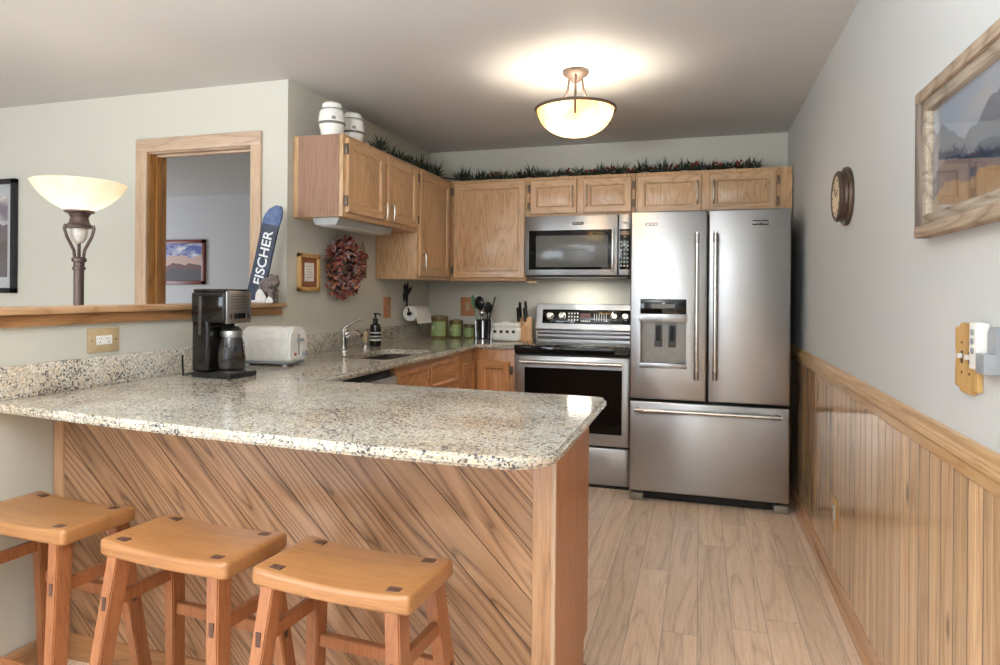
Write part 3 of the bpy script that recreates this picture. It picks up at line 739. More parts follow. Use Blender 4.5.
# ------------------------------------------------------------------ stools
def stool_proto(label):
    t = thing('bar_stool', label, 'bar stool', (0, 0, 0), 0, 'wooden saddle bar stools at the breakfast bar')
    hw, hd, H, th = .216, .116, .612, .046
    b = bmesh.new(); rd = .013; rings = []
    offs = [0, .0015, .004, .008, .013]
    xs = [-hw + o for o in offs] + [-hw + .013 + (2 * hw - .026) * k / 18 for k in range(1, 18)] + [hw - o for o in reversed(offs)]
    for x in xs:
        dd = min(hw - abs(x), rd); ins = rd - math.sqrt(max(0, rd * rd - (rd - dd) ** 2))
        sag = .013 * (1 - (x / hw) ** 2); zt_, zb = H - sag - ins, H - th - sag * .45 + ins * .6; hy = hd - ins; r = .011
        ring = []
        for cy_, cz_, a0 in ((hy - r, zt_ - r, 0), (-hy + r, zt_ - r, 90), (-hy + r, zb + r, 180), (hy - r, zb + r, 270)):
            for k in range(5):
                q = R(a0 + 22.5 * k); ring.append(b.verts.new((x, cy_ + r * math.cos(q), cz_ + r * math.sin(q))))
        rings.append(ring)
    for A, B in zip(rings, rings[1:]):
        for i in range(20): b.faces.new((A[i], A[(i + 1) % 20], B[(i + 1) % 20], B[i]))
    b.faces.new(rings[0]); b.faces.new(rings[-1])
    bmesh.ops.recalc_face_normals(b, faces=b.faces[:])
    m = MB(); m._take(b)
    seat = obj('seat', m, stool_seat, t, 50)
    lx0, ly0, lx1, ly1 = .166, .085, .226, .150
    def at(sx, sy, z):
        k = 1 - z / .60; return Vector((sx * (lx0 + (lx1 - lx0) * k), sy * (ly0 + (ly1 - ly0) * k), z))
    for sx in (-1, 1):
        for sy in (-1, 1):
            m = MB(); p0, p1 = at(sx, sy, 0), at(sx, sy, .578)
            w = .038
            bq = bmesh.new(); A = []; B = []
            for dx, dy in ((-1, -1), (1, -1), (1, 1), (-1, 1)):
                A.append(bq.verts.new((p0.x + dx * .017, p0.y + dy * .022, 0))); B.append(bq.verts.new((p1.x + dx * .019, p1.y + dy * .024, p1.z)))
            bq.faces.new(A); bq.faces.new(B)
            for i in range(4): bq.faces.new((A[i], A[(i + 1) % 4], B[(i + 1) % 4], B[i]))
            bmesh.ops.recalc_face_normals(bq, faces=bq.faces[:]); bmesh.ops.bevel(bq, geom=bq.edges[:], offset=.003, segments=2, affect='EDGES')
            m._take(bq)
            leg = obj('leg', m, stool_leg, t)
            # dark end grain: tenon on the seat top and pegs of the stretchers on the leg
            q = at(sx, sy, .60); zt = H - .013 * (1 - (q.x / hw) ** 2)
            obj('tenon', MB().box(q.x - .021, q.y - .011, zt - .008, q.x + .021, q.y + .011, zt + .0012, .0006), plug_m, leg)
            pg = at(sx, sy, .445); obj('peg', MB().box(pg.x - .007, pg.y + sy * .0224, pg.z - .019, pg.x + .007, pg.y + sy * .0252, pg.z + .019, .0006), plug_m, leg)
            pg = at(sx, sy, .20 if sy < 0 else .335)
            obj('peg', MB().box(pg.x + sx * .0172, pg.y - .008, pg.z - .016, pg.x + sx * .0202, pg.y + .008, pg.z + .016, .0006), plug_m, leg)
    for sx in (-1, 1):
        a, b2 = at(sx, -1, .445), at(sx, 1, .445); obj('stretcher', MB().bar(a, b2, .018, .036, .002), stool_leg, t)
    for sy, z in ((-1, .20), (1, .335)):
        a, b2 = at(-1, sy, z), at(1, sy, z); obj('stretcher', MB().bar(a, b2, .022, .034, .002), stool_leg, t)
    return t
s1 = stool_proto('wooden saddle bar stool nearest the grey pony wall, cut by the picture edge')
s1.location = (-1.868, 1.505, 0); s1.rotation_euler = (0, 0, R(-4))
dup(s1, (-1.300, 1.462, 0), R(-4), 'wooden saddle bar stool in the middle of the row of three')
dup(s1, (-.803, 1.435, 0), R(-4), 'wooden saddle bar stool nearest the open end of the breakfast bar')

# ------------------------------------------------------------------ ceiling light
cl = thing('ceiling_light', 'semi flush alabaster bowl light with bronze arms on the ceiling', 'ceiling light', (-.622, 3.36, ZC))
obj('canopy', MB().lathe([(0, 0), (.066, 0), (.068, -.012), (.060, -.024), (.045, -.030), (.030, -.045), (.018, -.060), (0, -.064)], (0, 0, 0), 32), canopy_m, cl)
rz_ = -.200; rr = .205
for k in range(3):
    m = MB(); a = R(-80 + 120 * k); c, s = math.cos(a), math.sin(a)
    m.tube([(.038 * c, .038 * s, -.030), (.045 * c, .045 * s, -.085), (.068 * c, .068 * s, -.130), (.115 * c, .115 * s, -.170), (rr * .93 * c, rr * .93 * s, rz_ + .004), (rr * 1.03 * c, rr * 1.03 * s, rz_ - .01), (rr * 1.0 * c, rr * 1.0 * s, rz_ - .045), (rr * .86 * c, rr * .86 * s, rz_ - .065)], [.006, .006, .006, .006, .006, .006, .006, .005], 8)
    obj('arm', m, canopy_m, cl)
m = MB(); m.tube([(rr * math.cos(2 * PI * k / 48), rr * math.sin(2 * PI * k / 48), rz_) for k in range(48)], .008, 8, closed=True); obj('rim_ring', m, canopy_m, cl)
m = MB(); prof = []
for k in range(13):
    a = k / 12; prof.append((.196 * math.sin(a * PI / 2) ** .9, rz_ + .004 - .142 * math.cos(a * PI / 2)))
inner = [(max(0, r - .006), z + .006) for r, z in reversed(prof)]
m.lathe([(1e-7, prof[0][1])] + prof[1:] + inner[:-1] + [(1e-7, inner[-1][1])], (0, 0, 0), 48, close=False)
obj('bowl', m, alabaster, cl, 60)
for k in range(2):
    a = R(90 + 180 * k); obj('bulb', MB().ball((.05 * math.cos(a), .05 * math.sin(a), -.225), .028), bulb_m, cl)
point('ceiling_light_bulb', (-.622, 3.36, ZC - .27), 13, (1, .95, .87), .06)

# ------------------------------------------------------------------ torchiere floor lamp behind the pony wall
fl = thing('floor_lamp', 'lit torchiere floor lamp with frosted bowl behind the wooden ledge', 'floor lamp', (-2.722, 2.32, 0))
obj('base', MB().lathe([(0, 0), (.15, 0), (.15, .012), (.10, .03), (.03, .045), (.022, .09), (0, .09)], (0, 0, 0), 32), lampmetal, fl)
obj('pole', MB().lathe([(.02, .05), (.021, 1.36), (.027, 1.362), (.027, 1.372), (.022, 1.375), (.022, 1.395), (.030, 1.398), (.030, 1.415), (.02, 1.42), (0, 1.42)], (0, 0, 0), 20), lampmetal, fl)
m = MB()
for k in range(3):
    a = R(20 + 120 * k); c, s = math.cos(a), math.sin(a)
    m.tube([(.018 * c, .018 * s, 1.405), (.024 * c, .024 * s, 1.45), (.055 * c, .055 * s, 1.51), (.066 * c, .066 * s, 1.548), (.060 * c, .060 * s, 1.565)], .007, 8)
m.cyl((0, 0, 1.41), (0, 0, 1.485), .006, seg=8)
obj('cage', m, lampmetal, fl)
obj('drop_finial', MB().lathe([(0, 1.478), (.018, 1.486), (.030, 1.505), (.036, 1.53), (.034, 1.55), (0, 1.55)], (0, 0, 0), 20), plain('frosted_drop', rgb(222, 216, 206), .4), fl)
obj('collar', MB().lathe([(0, 1.552), (.062, 1.552), (.064, 1.560), (.050, 1.566), (.040, 1.580), (.036, 1.60), (.046, 1.618), (.062, 1.624), (.060, 1.632), (0, 1.632)], (0, 0, 0), 28), lampmetal, fl)
prof = [(.046, 1.632), (.072, 1.640), (.098, 1.653), (.124, 1.672), (.148, 1.694), (.168, 1.717), (.182, 1.738), (.190, 1.752), (.192, 1.758)]
inner = [(r - .006, z + .004) for r, z in reversed(prof)]
obj('bowl', MB().lathe(prof + inner, (0, 0, 0), 48, close=False), frost, fl, 60)
obj('bulb', MB().ball((0, 0, 1.68), .028, 14, sc=(1, 1, 1.1)), bulb_m, fl)
point('floor_lamp_bulb', (-2.722, 2.32, 1.700), 1.9, (1, .94, .84), .06)

# ------------------------------------------------------------------ coffee maker (faces the camera side of the counter)
cm = thing('coffee_maker', 'tall black coffee maker with steel front panel on the granite counter', 'coffee maker', (-1.902, 2.288, ZT), R(-4))
m = MB(); m.box(-.092, -.078, .0, .112, .078, .024, .007, 3)
obj('base', m, black, cm)
obj('hot_plate', MB().lathe([(.056, .024), (.056, .028), (0, .029)], (.048, 0, 0), 28), darksteel, cm)
gb = plain('glossy_black', (.010, .008, .007, 1), .07)
m = MB(); m.box(-.092, -.078, .024, -.004, .078, .245, .012, 3); m.box(-.095, -.080, .225, .082, .080, .352, .012, 3)
obj('body', m, gb, cm)
obj('brew_lid', MB().box(-.090, -.074, .350, .076, .074, .364, .007, 2), gb, cm)
obj('water_window', MB().box(-.052, -.0815, .175, -.036, -.0775, .335, .002), plain('smoked_scale', rgb(66, 62, 60), .2), cm)
fp = obj('front_panel', MB().box(.072, -.070, .222, .0875, .070, .356, .007, 2), steel_m, cm)
obj('display', MB().box(.0865, -.032, .243, .0895, .032, .265, .001), blackgl, fp)
for i in range(5): obj('vent_line', MB().box(.0865, -.050, .285 + i * .012, .0885, .050, .287 + i * .012), darksteel, fp)
for i in range(2): obj('button', MB().box(.0865, -.056 + i * .098, .243, .0892, -.042 + i * .098, .262, .001), darksteel, fp)
ca = obj('carafe', MB().lathe([(0, .030), (.050, .030), (.056, .044), (.058, .085), (.053, .135), (.042, .168), (.040, .178)], (.044, 0, 0), 32, close=False), carafe_glass, cm)
obj('coffee', MB().lathe([(0, .033), (.049, .033), (.054, .045), (.0555, .10), (.052, .13), (0, .13)], (.044, 0, 0), 28), plain('coffee', (.012, .005, .003, 1), .1), ca)
obj('carafe_band', MB().lathe([(.043, .165), (.0445, .170), (.0445, .188), (.042, .192)], (.044, 0, 0), 28, close=False), steel_m, ca)
obj('lid', MB().lathe([(0, .212), (.028, .21), (.042, .195), (.042, .19), (0, .19)], (.044, 0, 0), 28), black, ca)
obj('carafe_handle', MB().tube([(.020, .035, .185), (.018, .062, .178), (.016, .070, .13), (.016, .064, .08), (.018, .052, .065)], .008, 8), black, ca)
obj('cord', MB().tube([(-.092, .03, .03), (-.13, .05, .01), (-.15, -.02, .006), (-.13, -.08, .006), (-.155, -.06, .04), (-.13, -.085, .09)], .004, 6), black, cm)

# ------------------------------------------------------------------ toaster
to = thing('toaster', 'white two slice toaster on the counter beside the coffee maker', 'toaster', (-1.995, 2.755, ZT), R(4))
m = MB()
prof = [(-.080, .020), (-.088, .05), (-.086, .11), (-.078, .155), (-.058, .178), (-.03, .185), (.03, .185), (.058, .178), (.078, .155), (.086, .11), (.088, .05), (.080, .020)]
m.prism(prof, 'x', -.125, .138, .010)
me = cut(m.mesh('tb'), MB().box(-.10, -.045, .09, .095, -.015, .3).box(-.10, .015, .09, .095, .045, .3).mesh('c'))
for p in me.polygons: p.use_smooth = True
me.set_sharp_from_angle(angle=R(40))
obj('body', me, white_pl, to)
m = MB()
pts = []
for k in range(13):
    a = PI * k / 12; pts.append((-.02 - .085 * math.cos(a), -.0885 + .004 * math.sin(a), .05 + .075 * math.sin(a)))
m.tube(pts, .003, 6); obj('side_arch', m, white_pl, to)
obj('base', MB().box(-.125, -.075, .008, .125, .075, .022, .005), grey_pl, to)
for sx in (-.1, .1):
    for sy in (-.06, .06): obj('foot', MB().cyl((sx, sy, 0), (sx, sy, .010), .010, seg=12), lightgrey, to)
obj('lever', MB().box(.138, -.018, .115, .160, .018, .132, .005), grey_pl, to)
obj('slot', MB().box(.1375, -.003, .05, .1395, .003, .15), blackmat, to)
obj('knob', MB().cyl((.138, .045, .055), (.152, .045, .055), .014, seg=16), grey_pl, to)
obj('button', MB().cyl((.138, -.035, .055), (.145, -.035, .055), .007, seg=12), plain('red_brown_button', rgb(150, 70, 50), .4), to)

# ------------------------------------------------------------------ paper towel
ph = thing('paper_towel_holder', 'black iron paper towel holder with animal cutout on the left wall', 'paper towel holder', (XL, 4.585, 1.11))
m = MB()
m.box(0, .0, .05, .005, .03, .19, .001)
obj('upright', m, blackmat, ph)
m = MB()   # cut-out of an animal head with antlers
m.prism([(-.04, .085), (-.015, .10), (.02, .085), (.035, .11), (.03, .135), (.06, .15), (.10, .19), (.09, .205), (.05, .18), (.035, .20), (.03, .245), (.01, .20), (-.02, .225), (-.045, .205), (-.035, .17), (-.055, .14)], 'x', .002, .007, 0)
obj('cutout', m, blackmat, ph)
m = MB(); m.tube([(.004, .015, .075), (.03, -.05, .068), (.075, -.105, .03), (.075, -.105, 0), (.075, -.08, 0), (.075, .22, 0)], .006, 8); m.ball((.075, -.105, 0), .015)
m.tube([(.002, .215, .03), (.04, .22, .02), (.075, .215, 0)], .006, 8)
obj('rod', m, blackmat, ph)
pr = thing('paper_towel_roll', 'white roll of paper towels hanging on the black holder', 'paper towel roll', (XL + .075, 4.495, 1.11))
obj('roll', MB().lathe([(.020, 0), (.054, 0), (.056, .004), (.056, .276), (.054, .28), (.020, .28), (.020, 0)], (0, 0, 0), 32, axis='y', close=False), paper_m, pr)
m = MB(); m.prism([(.0555, 0), (.0575, -.03), (.064, -.06), (.072, -.075), (.0735, -.074), (.066, -.058), (.059, -.03), (.0575, 0)], 'y', .001, .279)
obj('loose_sheet', m, paper_m, pr, 60)

# ------------------------------------------------------------------ things on the back counter
olive = plain('olive_glaze', rgb(112, 96, 52), .3, var=.15)
pale_green = plain('pale_green_label', rgb(150, 168, 112), .5, var=.2, scale=90)
tin_m = plain('label_print', rgb(206, 210, 176), .5)
def canister(label, x, y, r, h):
    t = thing('canister', label, 'canister', (x, y, ZT), 0, 'olive canisters in the counter corner')
    b = obj('jar', MB().lathe([(0, 0), (r * .96, 0), (r, .006), (r, h * .82), (r * .95, h * .84), (0, h * .84)], (0, 0, 0), 28), olive, t)
    m = MB(); sg = []
    for k in range(11):
        a = R(-118 + 15 * (k - 5)); sg.append((r * 1.012 * math.cos(a + .35), r * 1.012 * math.sin(a + .35)))
    b2 = bmesh.new(); A = [b2.verts.new((q[0], q[1], h * .10)) for q in sg]; B = [b2.verts.new((q[0], q[1], h * .72)) for q in sg]
    A2 = [b2.verts.new((q[0] * .985, q[1] * .985, h * .10)) for q in sg]; B2 = [b2.verts.new((q[0] * .985, q[1] * .985, h * .72)) for q in sg]
    for i in range(10):
        b2.faces.new((A[i], A[i + 1], B[i + 1], B[i])); b2.faces.new((B[i], B[i + 1], B2[i + 1], B2[i])); b2.faces.new((A2[i], A2[i + 1], A[i + 1], A[i]))
    m._take(b2); lb = obj('label', m, pale_green, t)
    m = MB(); a = R(-115)
    m.ball((r * 1.02 * math.cos(a), r * 1.02 * math.sin(a), h * .45), r * .3, 10, sc=(.8, .25, 1), rot=Matrix.Rotation(a + PI / 2, 4, 'Z'))
    obj('label_motif', m, tin_m, lb)
    obj('lid', MB().lathe([(0, h * .84), (r * 1.0, h * .84), (r * 1.03, h * .86), (r * 1.0, h * .95), (r * .4, h * .985), (0, h)], (0, 0, 0), 28), plain('lid_brass', rgb(120, 104, 66), .35, .4), t)
    return t
canister('largest olive canister with green label standing in the counter corner', -1.955, 4.80, .066, .180)
canister('middle sized olive canister with green label between two others', -1.845, 4.884, .054, .145)
canister('smallest olive canister with green label beside the utensil crock', -1.735, 4.89, .044, .112)
uc = thing('utensil_crock', 'black ribbed crock full of cooking utensils on the back counter', 'utensil holder', (-1.615, 4.88, ZT))
obj('crock', MB().lathe([(0, 0), (.052, 0), (.056, .004), (.060, .145), (.056, .148), (.052, .142), (.048, .01), (0, .01)], (0, 0, 0), 28), black, uc)
for k in range(8):
    a = R(45 * k + 12); obj('steel_rib', MB().bar((.058 * math.cos(a), .058 * math.sin(a), .008), (.063 * math.cos(a), .063 * math.sin(a), .14), .010, .004, .001, up=(math.cos(a), math.sin(a), 0)), chrome, uc)
def utensil(name, label, cat, p0, p1, mat, head):
    t = thing(name, label, cat, (-1.615, 4.88, ZT))
    obj('shaft', MB().tube([p0, p1], [.006, .005], 8), mat, t)
    m = MB(); head(m, Vector(p1), (Vector(p1) - Vector(p0)).normalized()); obj('head', m, mat, t)
def rounded_head(w, h, th=.008):
    def f(m, p, d): m.ball(p + d * h * .9, 1, 14, sc=(w, th, h), rot=d.to_track_quat('Z', 'Y').to_matrix().to_4x4())
    return f
utensil('turner', 'mint green turner standing in the black crock', 'turner', (-.03, .0, .02), (-.075, .0, .235), green_m, rounded_head(.052, .056))
utensil('ladle', 'black ladle standing at the middle of the crock', 'ladle', (-.01, .01, .02), (-.025, -.01, .225), black, rounded_head(.048, .056, .03))
utensil('serving_spoon', 'black serving spoon low at the right of the crock', 'spoon', (.02, .01, .02), (.035, -.01, .20), black, rounded_head(.036, .046, .012))
utensil('spatula', 'long black spatula handle leaning right out of the crock', 'spatula', (.0, .02, .02), (.075, .02, .285), black, lambda m, p, d: m.bar(p - d * .05, p + d * .045, .020, .010, .004))
utensil('whisk', 'steel headed masher at the front of the crock', 'masher', (.0, -.03, .02), (-.005, -.035, .175), chrome, rounded_head(.024, .028, .02))
wb = thing('ceramic_box', 'white lidded ceramic box with dark motifs beside the knife block', 'box', (-1.365, 4.66, ZT))
obj('box_body', MB().box(-.104, -.06, 0, .104, .06, .108, .030, 4), white_cer, wb)
obj('lid', MB().box(-.098, -.054, .100, .098, .054, .138, .018, 4).box(-.03, -.008, .136, .03, .008, .146, .004), white_cer, wb)
for k in range(4):
    m = MB(); x = -.07 + .047 * k
    m.box(x - .012, -.0612, .066, x + .012, -.0595, .080, .001); m.box(x - .008, -.0612, .060, x - .004, -.0595, .066); m.box(x + .004, -.0612, .060, x + .008, -.0595, .066); m.box(x - .006, -.0612, .080, x + .004, -.0595, .085)
    obj('motif', m, blackmat, wb)
kb = thing('knife_block', 'light maple knife block between white box and stove', 'knife block', (-1.322, 4.785, ZT))
obj('block', MB().prism([(-.055, 0), (.085, 0), (.085, .165), (.045, .180), (-.055, .110)], 'x', .008, .098, .004), block_m, kb)
obj('foot', MB().box(.004, -.06, 0, .102, .09, .010, .002), block_m, kb)
def knife(label, x, y, z, L):
    t = thing('knife', label, 'knife', (-1.322 + x, 4.785 + y, ZT + z), 0, 'black handled knives in the block')
    d = Vector((0, -.28, 1)).normalized()
    obj('blade_neck', MB().bar(d * -.03, d * .022, .016, .004, .0005, up=(1, 0, 0)), chrome, t)
    obj('handle', MB().bar(d * .020, d * L, .018, .026, .006, up=(0, 1, 0)), black, t)
knife('black knife at the left front of the maple block', .026, -.030, .120, .135)
knife('black knife at the right front of the maple block', .076, -.030, .120, .135)
knife('upper black knife at the left of the maple block', .030, .015, .150, .145)
knife('upper black knife at the right of the maple block', .074, .018, .152, .150)

# ------------------------------------------------------------------ switch plates and outlets
def outlet_x(name, label, y0, y1, z0, z1, x, plate, inner, side=1, two=True):
    t = thing(name, label, 'outlet', (x, (y0 + y1) / 2, (z0 + z1) / 2))
    hw, hh = (y1 - y0) / 2, (z1 - z0) / 2
    s = side
    obj('plate', MB().box(min(0, s * .006), -hw, -hh, max(0, s * .006), hw, hh, .002), plate, t)
    return t, hw, hh
t, hw, hh = outlet_x('outlet', 'double outlet on a beige plate above the granite backsplash', 1.862, 1.998, 1.037, 1.128, XL, beige_plate, white_pl)
obj('socket_insert', MB().box(.006, -.034, -.017, .0085, .034, .017, .001), white_pl, t)
for yy in (-.018, .018):
    m = MB(); m.box(.0085, yy - .006, .002, .009, yy - .0045, .009); m.box(.0085, yy + .0045, .002, .009, yy + .006, .009); m.box(.0085, yy - .002, -.009, .009, yy + .002, -.005)
    obj('slots', m, blackmat, t)
obj('screw', MB().cyl((.006, -.052, 0), (.0075, -.052, 0), .003, seg=8).cyl((.006, .052, 0), (.0075, .052, 0), .003, seg=8), nickel, t)
t, hw, hh = outlet_x('switch_plate', 'coppery switch plate on the left wall below the tall cabinet', 4.215, 4.325, 1.085, 1.234, XL, copper_plate, white_pl)
obj('toggle', MB().box(.006, -.006, -.012, .016, .006, .012, .002), beige_plate, t)
t = thing('switch_plate', 'coppery outlet plate on the back wall behind the utensils', 'outlet', (-1.80, YB, 1.157))
obj('plate', MB().box(-.062, -.006, -.076, .062, 0, .076, .002), copper_plate, t)
obj('socket_insert', MB().box(-.018, -.0085, -.035, .018, -.006, .035, .001), beige_plate, t)
t, hw, hh = outlet_x('outlet', 'ivory outlet plate low on the pine wainscot', 3.12, 3.20, .262, .392, XR - .014, tan_plate, white_pl, -1)
obj('socket_insert', MB().box(-.0085, -.016, -.034, -.006, .016, .034, .001), lightgrey, t)

# ------------------------------------------------------------------ left wall decorations
fp_ = thing('framed_sampler', 'small oak framed card with red mat left of the wreath', 'picture', (XL, 3.27, 1.378))
m = MB(); hw, hh, fw = .105, .107, .024
for a, b, c, d in ((-hw, hw, -hh, -hh + fw), (-hw, hw, hh - fw, hh), (-hw, -hw + fw, -hh, hh), (hw - fw, hw, -hh, hh)): m.box(.001, a, c, .022, b, d, .003)
obj('frame', m, tan_plate, fp_)
obj('mat', MB().box(.001, -hw + .01, -hh + .01, .010, hw - .01, hh - .01), plain('rust_mat', rgb(158, 96, 70), .7), fp_)
obj('card', MB().box(.008, -.042, -.05, .0115, .05, .055), paper_m, fp_)
m = MB()
for k in range(5): m.box(.0112, -.028, -.03 + k * .016, .0119, .034, -.027 + k * .016)
obj('text_lines', m, plain('faded_ink', rgb(170, 150, 130), .7), fp_)

wr = thing('wreath', 'round wreath of rust red and grey leaves on the left wall', 'wreath', (XL, 3.585, 1.42))
m = MB(); m.tube([(.035, .13 * math.cos(2 * PI * k / 28), .13 * math.sin(2 * PI * k / 28)) for k in range(28)], .018, 8, closed=True)
obj('twig_ring', m, plain('twig', rgb(70, 44, 34), .8), wr)
def leaf(m, p, d, L, w, mi):
    d = Vector(d).normalized(); s = d.cross(Vector((random.uniform(-1, 1), random.uniform(-1, 1), random.uniform(-1, 1)))).normalized(); n = d.cross(s)
    b = bmesh.new(); p = Vector(p)
    v = [b.verts.new(p), b.verts.new(p + d * L * .45 + s * w - n * w * .3), b.verts.new(p + d * L), b.verts.new(p + d * L * .45 - s * w - n * w * .3), b.verts.new(p + d * L * .5 + n * w * .25)]
    for a, c in ((0, 1), (1, 2), (2, 3), (3, 0)): b.faces.new((v[a], v[c], v[4]))
    m._take(b, mi)
wl = [plain('rust_leaf', rgb(184, 118, 96), .7, var=.2), plain('wine_leaf', rgb(134, 70, 66), .7, var=.2), plain('rose_grey_leaf', rgb(186, 168, 168), .7, var=.2), plain('orange_leaf', rgb(200, 130, 90), .7, var=.2), plain('dark_leaf', rgb(54, 40, 42), .7)]
m = MB()
for k in range(760):
    a = random.uniform(0, 2 * PI); b = random.uniform(0, 2 * PI); q = random.uniform(.01, .058)
    rad = .128 + q * math.cos(b); x = .045 + q * .9 * math.sin(b)
    if x < .006: x = .006
    p = (x, rad * math.cos(a), rad * math.sin(a))
    d = (abs(math.sin(b)) * .7 + random.uniform(-.1, .5), math.cos(a) * math.cos(b) * .8 + random.uniform(-.6, .6), math.sin(a) * math.cos(b) * .8 + random.uniform(-.6, .6))
    leaf(m, p, d, random.uniform(.026, .046), random.uniform(.010, .017), random.choice((0, 0, 1, 1, 2, 2, 3, 4)))
o = obj('leaves', m, wl, wr); o['kind'] = 'stuff'
m = MB()
for k in range(90):
    a = random.uniform(0, 2 * PI); b = random.uniform(-.4, PI + .4); q = random.uniform(.05, .065)
    m.ball((max(.01, .045 + q * math.sin(b)), (.135 + q * math.cos(b)) * math.cos(a), (.135 + q * math.cos(b)) * math.sin(a)), random.uniform(.006, .009), 6)
o = obj('berries', m, plain('wreath_berry', rgb(140, 52, 44), .4, var=.2), wr); o['kind'] = 'stuff'

orn = thing('hanging_ornament', 'small hanging wooden house ornament right of the wreath', 'ornament', (XL, 3.90, 1.49))
obj('string', MB().tube([(.004, 0, .115), (.01, -.03, .035)], .002, 5).tube([(.004, 0, .115), (.01, .03, .035)], .002, 5), rope_m, orn)
obj('roof', MB().prism([(-.05, .0), (.05, .0), (.03, .035), (-.03, .035)], 'x', .003, .028, .002), plain('ornament_roof', rgb(150, 92, 70), .7), orn)
obj('box', MB().box(.003, -.032, -.13, .022, -.012, 0, .002).box(.003, .012, -.13, .022, .032, 0, .002).box(.003, -.032, -.02, .022, .032, 0, .002).box(.003, -.032, -.13, .022, .032, -.115, .002).box(.003, -.012, -.12, .012, .012, -.02), plain('ornament_wood', rgb(142, 108, 84), .7), orn)

ul = thing('under_cabinet_light', 'white fluorescent light fixture under the short wall cabinet', 'light fixture', (-1.96, 3.14, 1.674))
obj('housing', MB().prism([(-.075, 0), (.085, 0), (.085, -.012), (.070, -.040), (-.06, -.040), (-.075, -.012)], 'y', 0.01, .66, .002), plain('fixture_grey', rgb(166, 166, 164), .4), ul)
obj('diffuser', MB().box(-.05, .04, -.044, .06, .63, -.0395, .002), white_pl, ul)

# ------------------------------------------------------------------ on top of the wall cabinets
def white_jar(label, x, y):
    t = thing('barrel_jar', label, 'jar', (x, y, 2.121), 0, 'white barrel jars on the wall cabinet')
    obj('jar', MB().lathe([(0, 0), (.052, 0), (.056, .006), (.072, .07), (.073, .10), (.066, .14), (.052, .152), (0, .152)], (0, 0, 0), 32), white_cer, t)
    obj('hoop', MB().lathe([(.0715, .064), (.0745, .068), (.0745, .074), (.0725, .078)], (0, 0, 0), 32, close=False).lathe([(.054, .150), (.056, .153), (.054, .156)], (0, 0, 0), 32, close=False), plain('hoop_grey', rgb(120, 118, 112), .5), t)
    obj('lid', MB().lathe([(0, .152), (.054, .152), (.056, .160), (.054, .178), (.045, .186), (0, .188)], (0, 0, 0), 32), white_cer, t)
    m = MB(); a = R(-52)
    for k in range(5):
        q = a + .06 * (k - 2); m.box(-.0015, -.001, -.010, .0015, .001, .010, rot=Matrix.Identity(4)) if False else m.bar((.0742 * math.cos(q), .0742 * math.sin(q), .085), (.0735 * math.cos(q), .0735 * math.sin(q), .10 + .004 * (k % 2)), .003, .001, 0)
    obj('lettering', m, plain('jar_ink', rgb(110, 104, 98), .5), t)
white_jar('white barrel jar at the near end of the cabinet top', -1.95, 3.20)
white_jar('white barrel jar behind the first one, next to the garland', -1.95, 3.42)

ga = thing('garland', 'evergreen garland with red berries along the cabinet tops', 'garland', (0, 0, 2.122))
path = []
n1, n2 = 26, 60
for k in range(n1): path.append((XF - .07 + .02 * math.sin(k * 1.7), 3.62 + (4.62 - 3.62) * k / (n1 - 1)))
for k in range(n2): path.append((-1.80 + (.36 + 1.80) * k / (n2 - 1), 4.79 + .02 * math.sin(k * 1.9)))
stem = [(x, y, .016 + .010 * math.sin(i * .8)) for i, (x, y) in enumerate(path)]
obj('vine', MB().tube(stem, .006, 6), plain('vine', rgb(60, 44, 30), .8), ga)
gl_ = [plain('pine_green', rgb(46, 66, 44), .6, var=.25), plain('dark_green', rgb(30, 40, 32), .6, var=.2), plain('blue_green', rgb(78, 98, 80), .6), plain('dry_twig', rgb(84, 62, 44), .7)]
m = MB()
def spray(p, up, L, n):
    for k in range(n):
        d = Vector((random.uniform(-1, 1), random.uniform(-1, 1), random.uniform(.05, up))).normalized()
        l = L * random.uniform(.6, 1.1); p2 = Vector(p)
        leaf(m, p2, d, l, random.uniform(.0025, .006), random.choice((0, 0, 1, 1, 1, 2, 3)))
for i, (x, y, z) in enumerate(stem):
    tall = .5 + .5 * math.sin(i * 1.13) * math.sin(i * .37 + 1)
    if i < n1 and random.random() < .25: continue
    spray((x, y, z), .9, .055 + .04 * tall, 20)
    if random.random() < .6: spray((x, y, z + .005), 2.2, .06 + .06 * tall, 11)
for i in range(n1 - 4, n1 + 3):   # fuller, darker tuft in the corner
    x, y, z = stem[min(i, len(stem) - 1)]
    for k in range(3): spray((x, y, z), 2.5, .13, 4)
for (yy) in (3.66, 3.70): spray((XF - .09, yy, .015), 1.8, .11, 12)
for v in m.bm.verts:
    if v.co.z < .002: v.co.z = .002
o = obj('needles', m, gl_, ga); o['kind'] = 'stuff'
for i in range(2, len(stem), 4):
    x, y, z = stem[i]
    if i < n1 + 22 and i % 16 != 2: continue
    m = MB()
    for k in range(4): m.ball((x + random.uniform(-.03, .03), y - .02 + random.uniform(-.02, .02), z + random.uniform(.012, .045)), random.uniform(.007, .011), 8)
    obj('berry_cluster', m, red_m, ga)

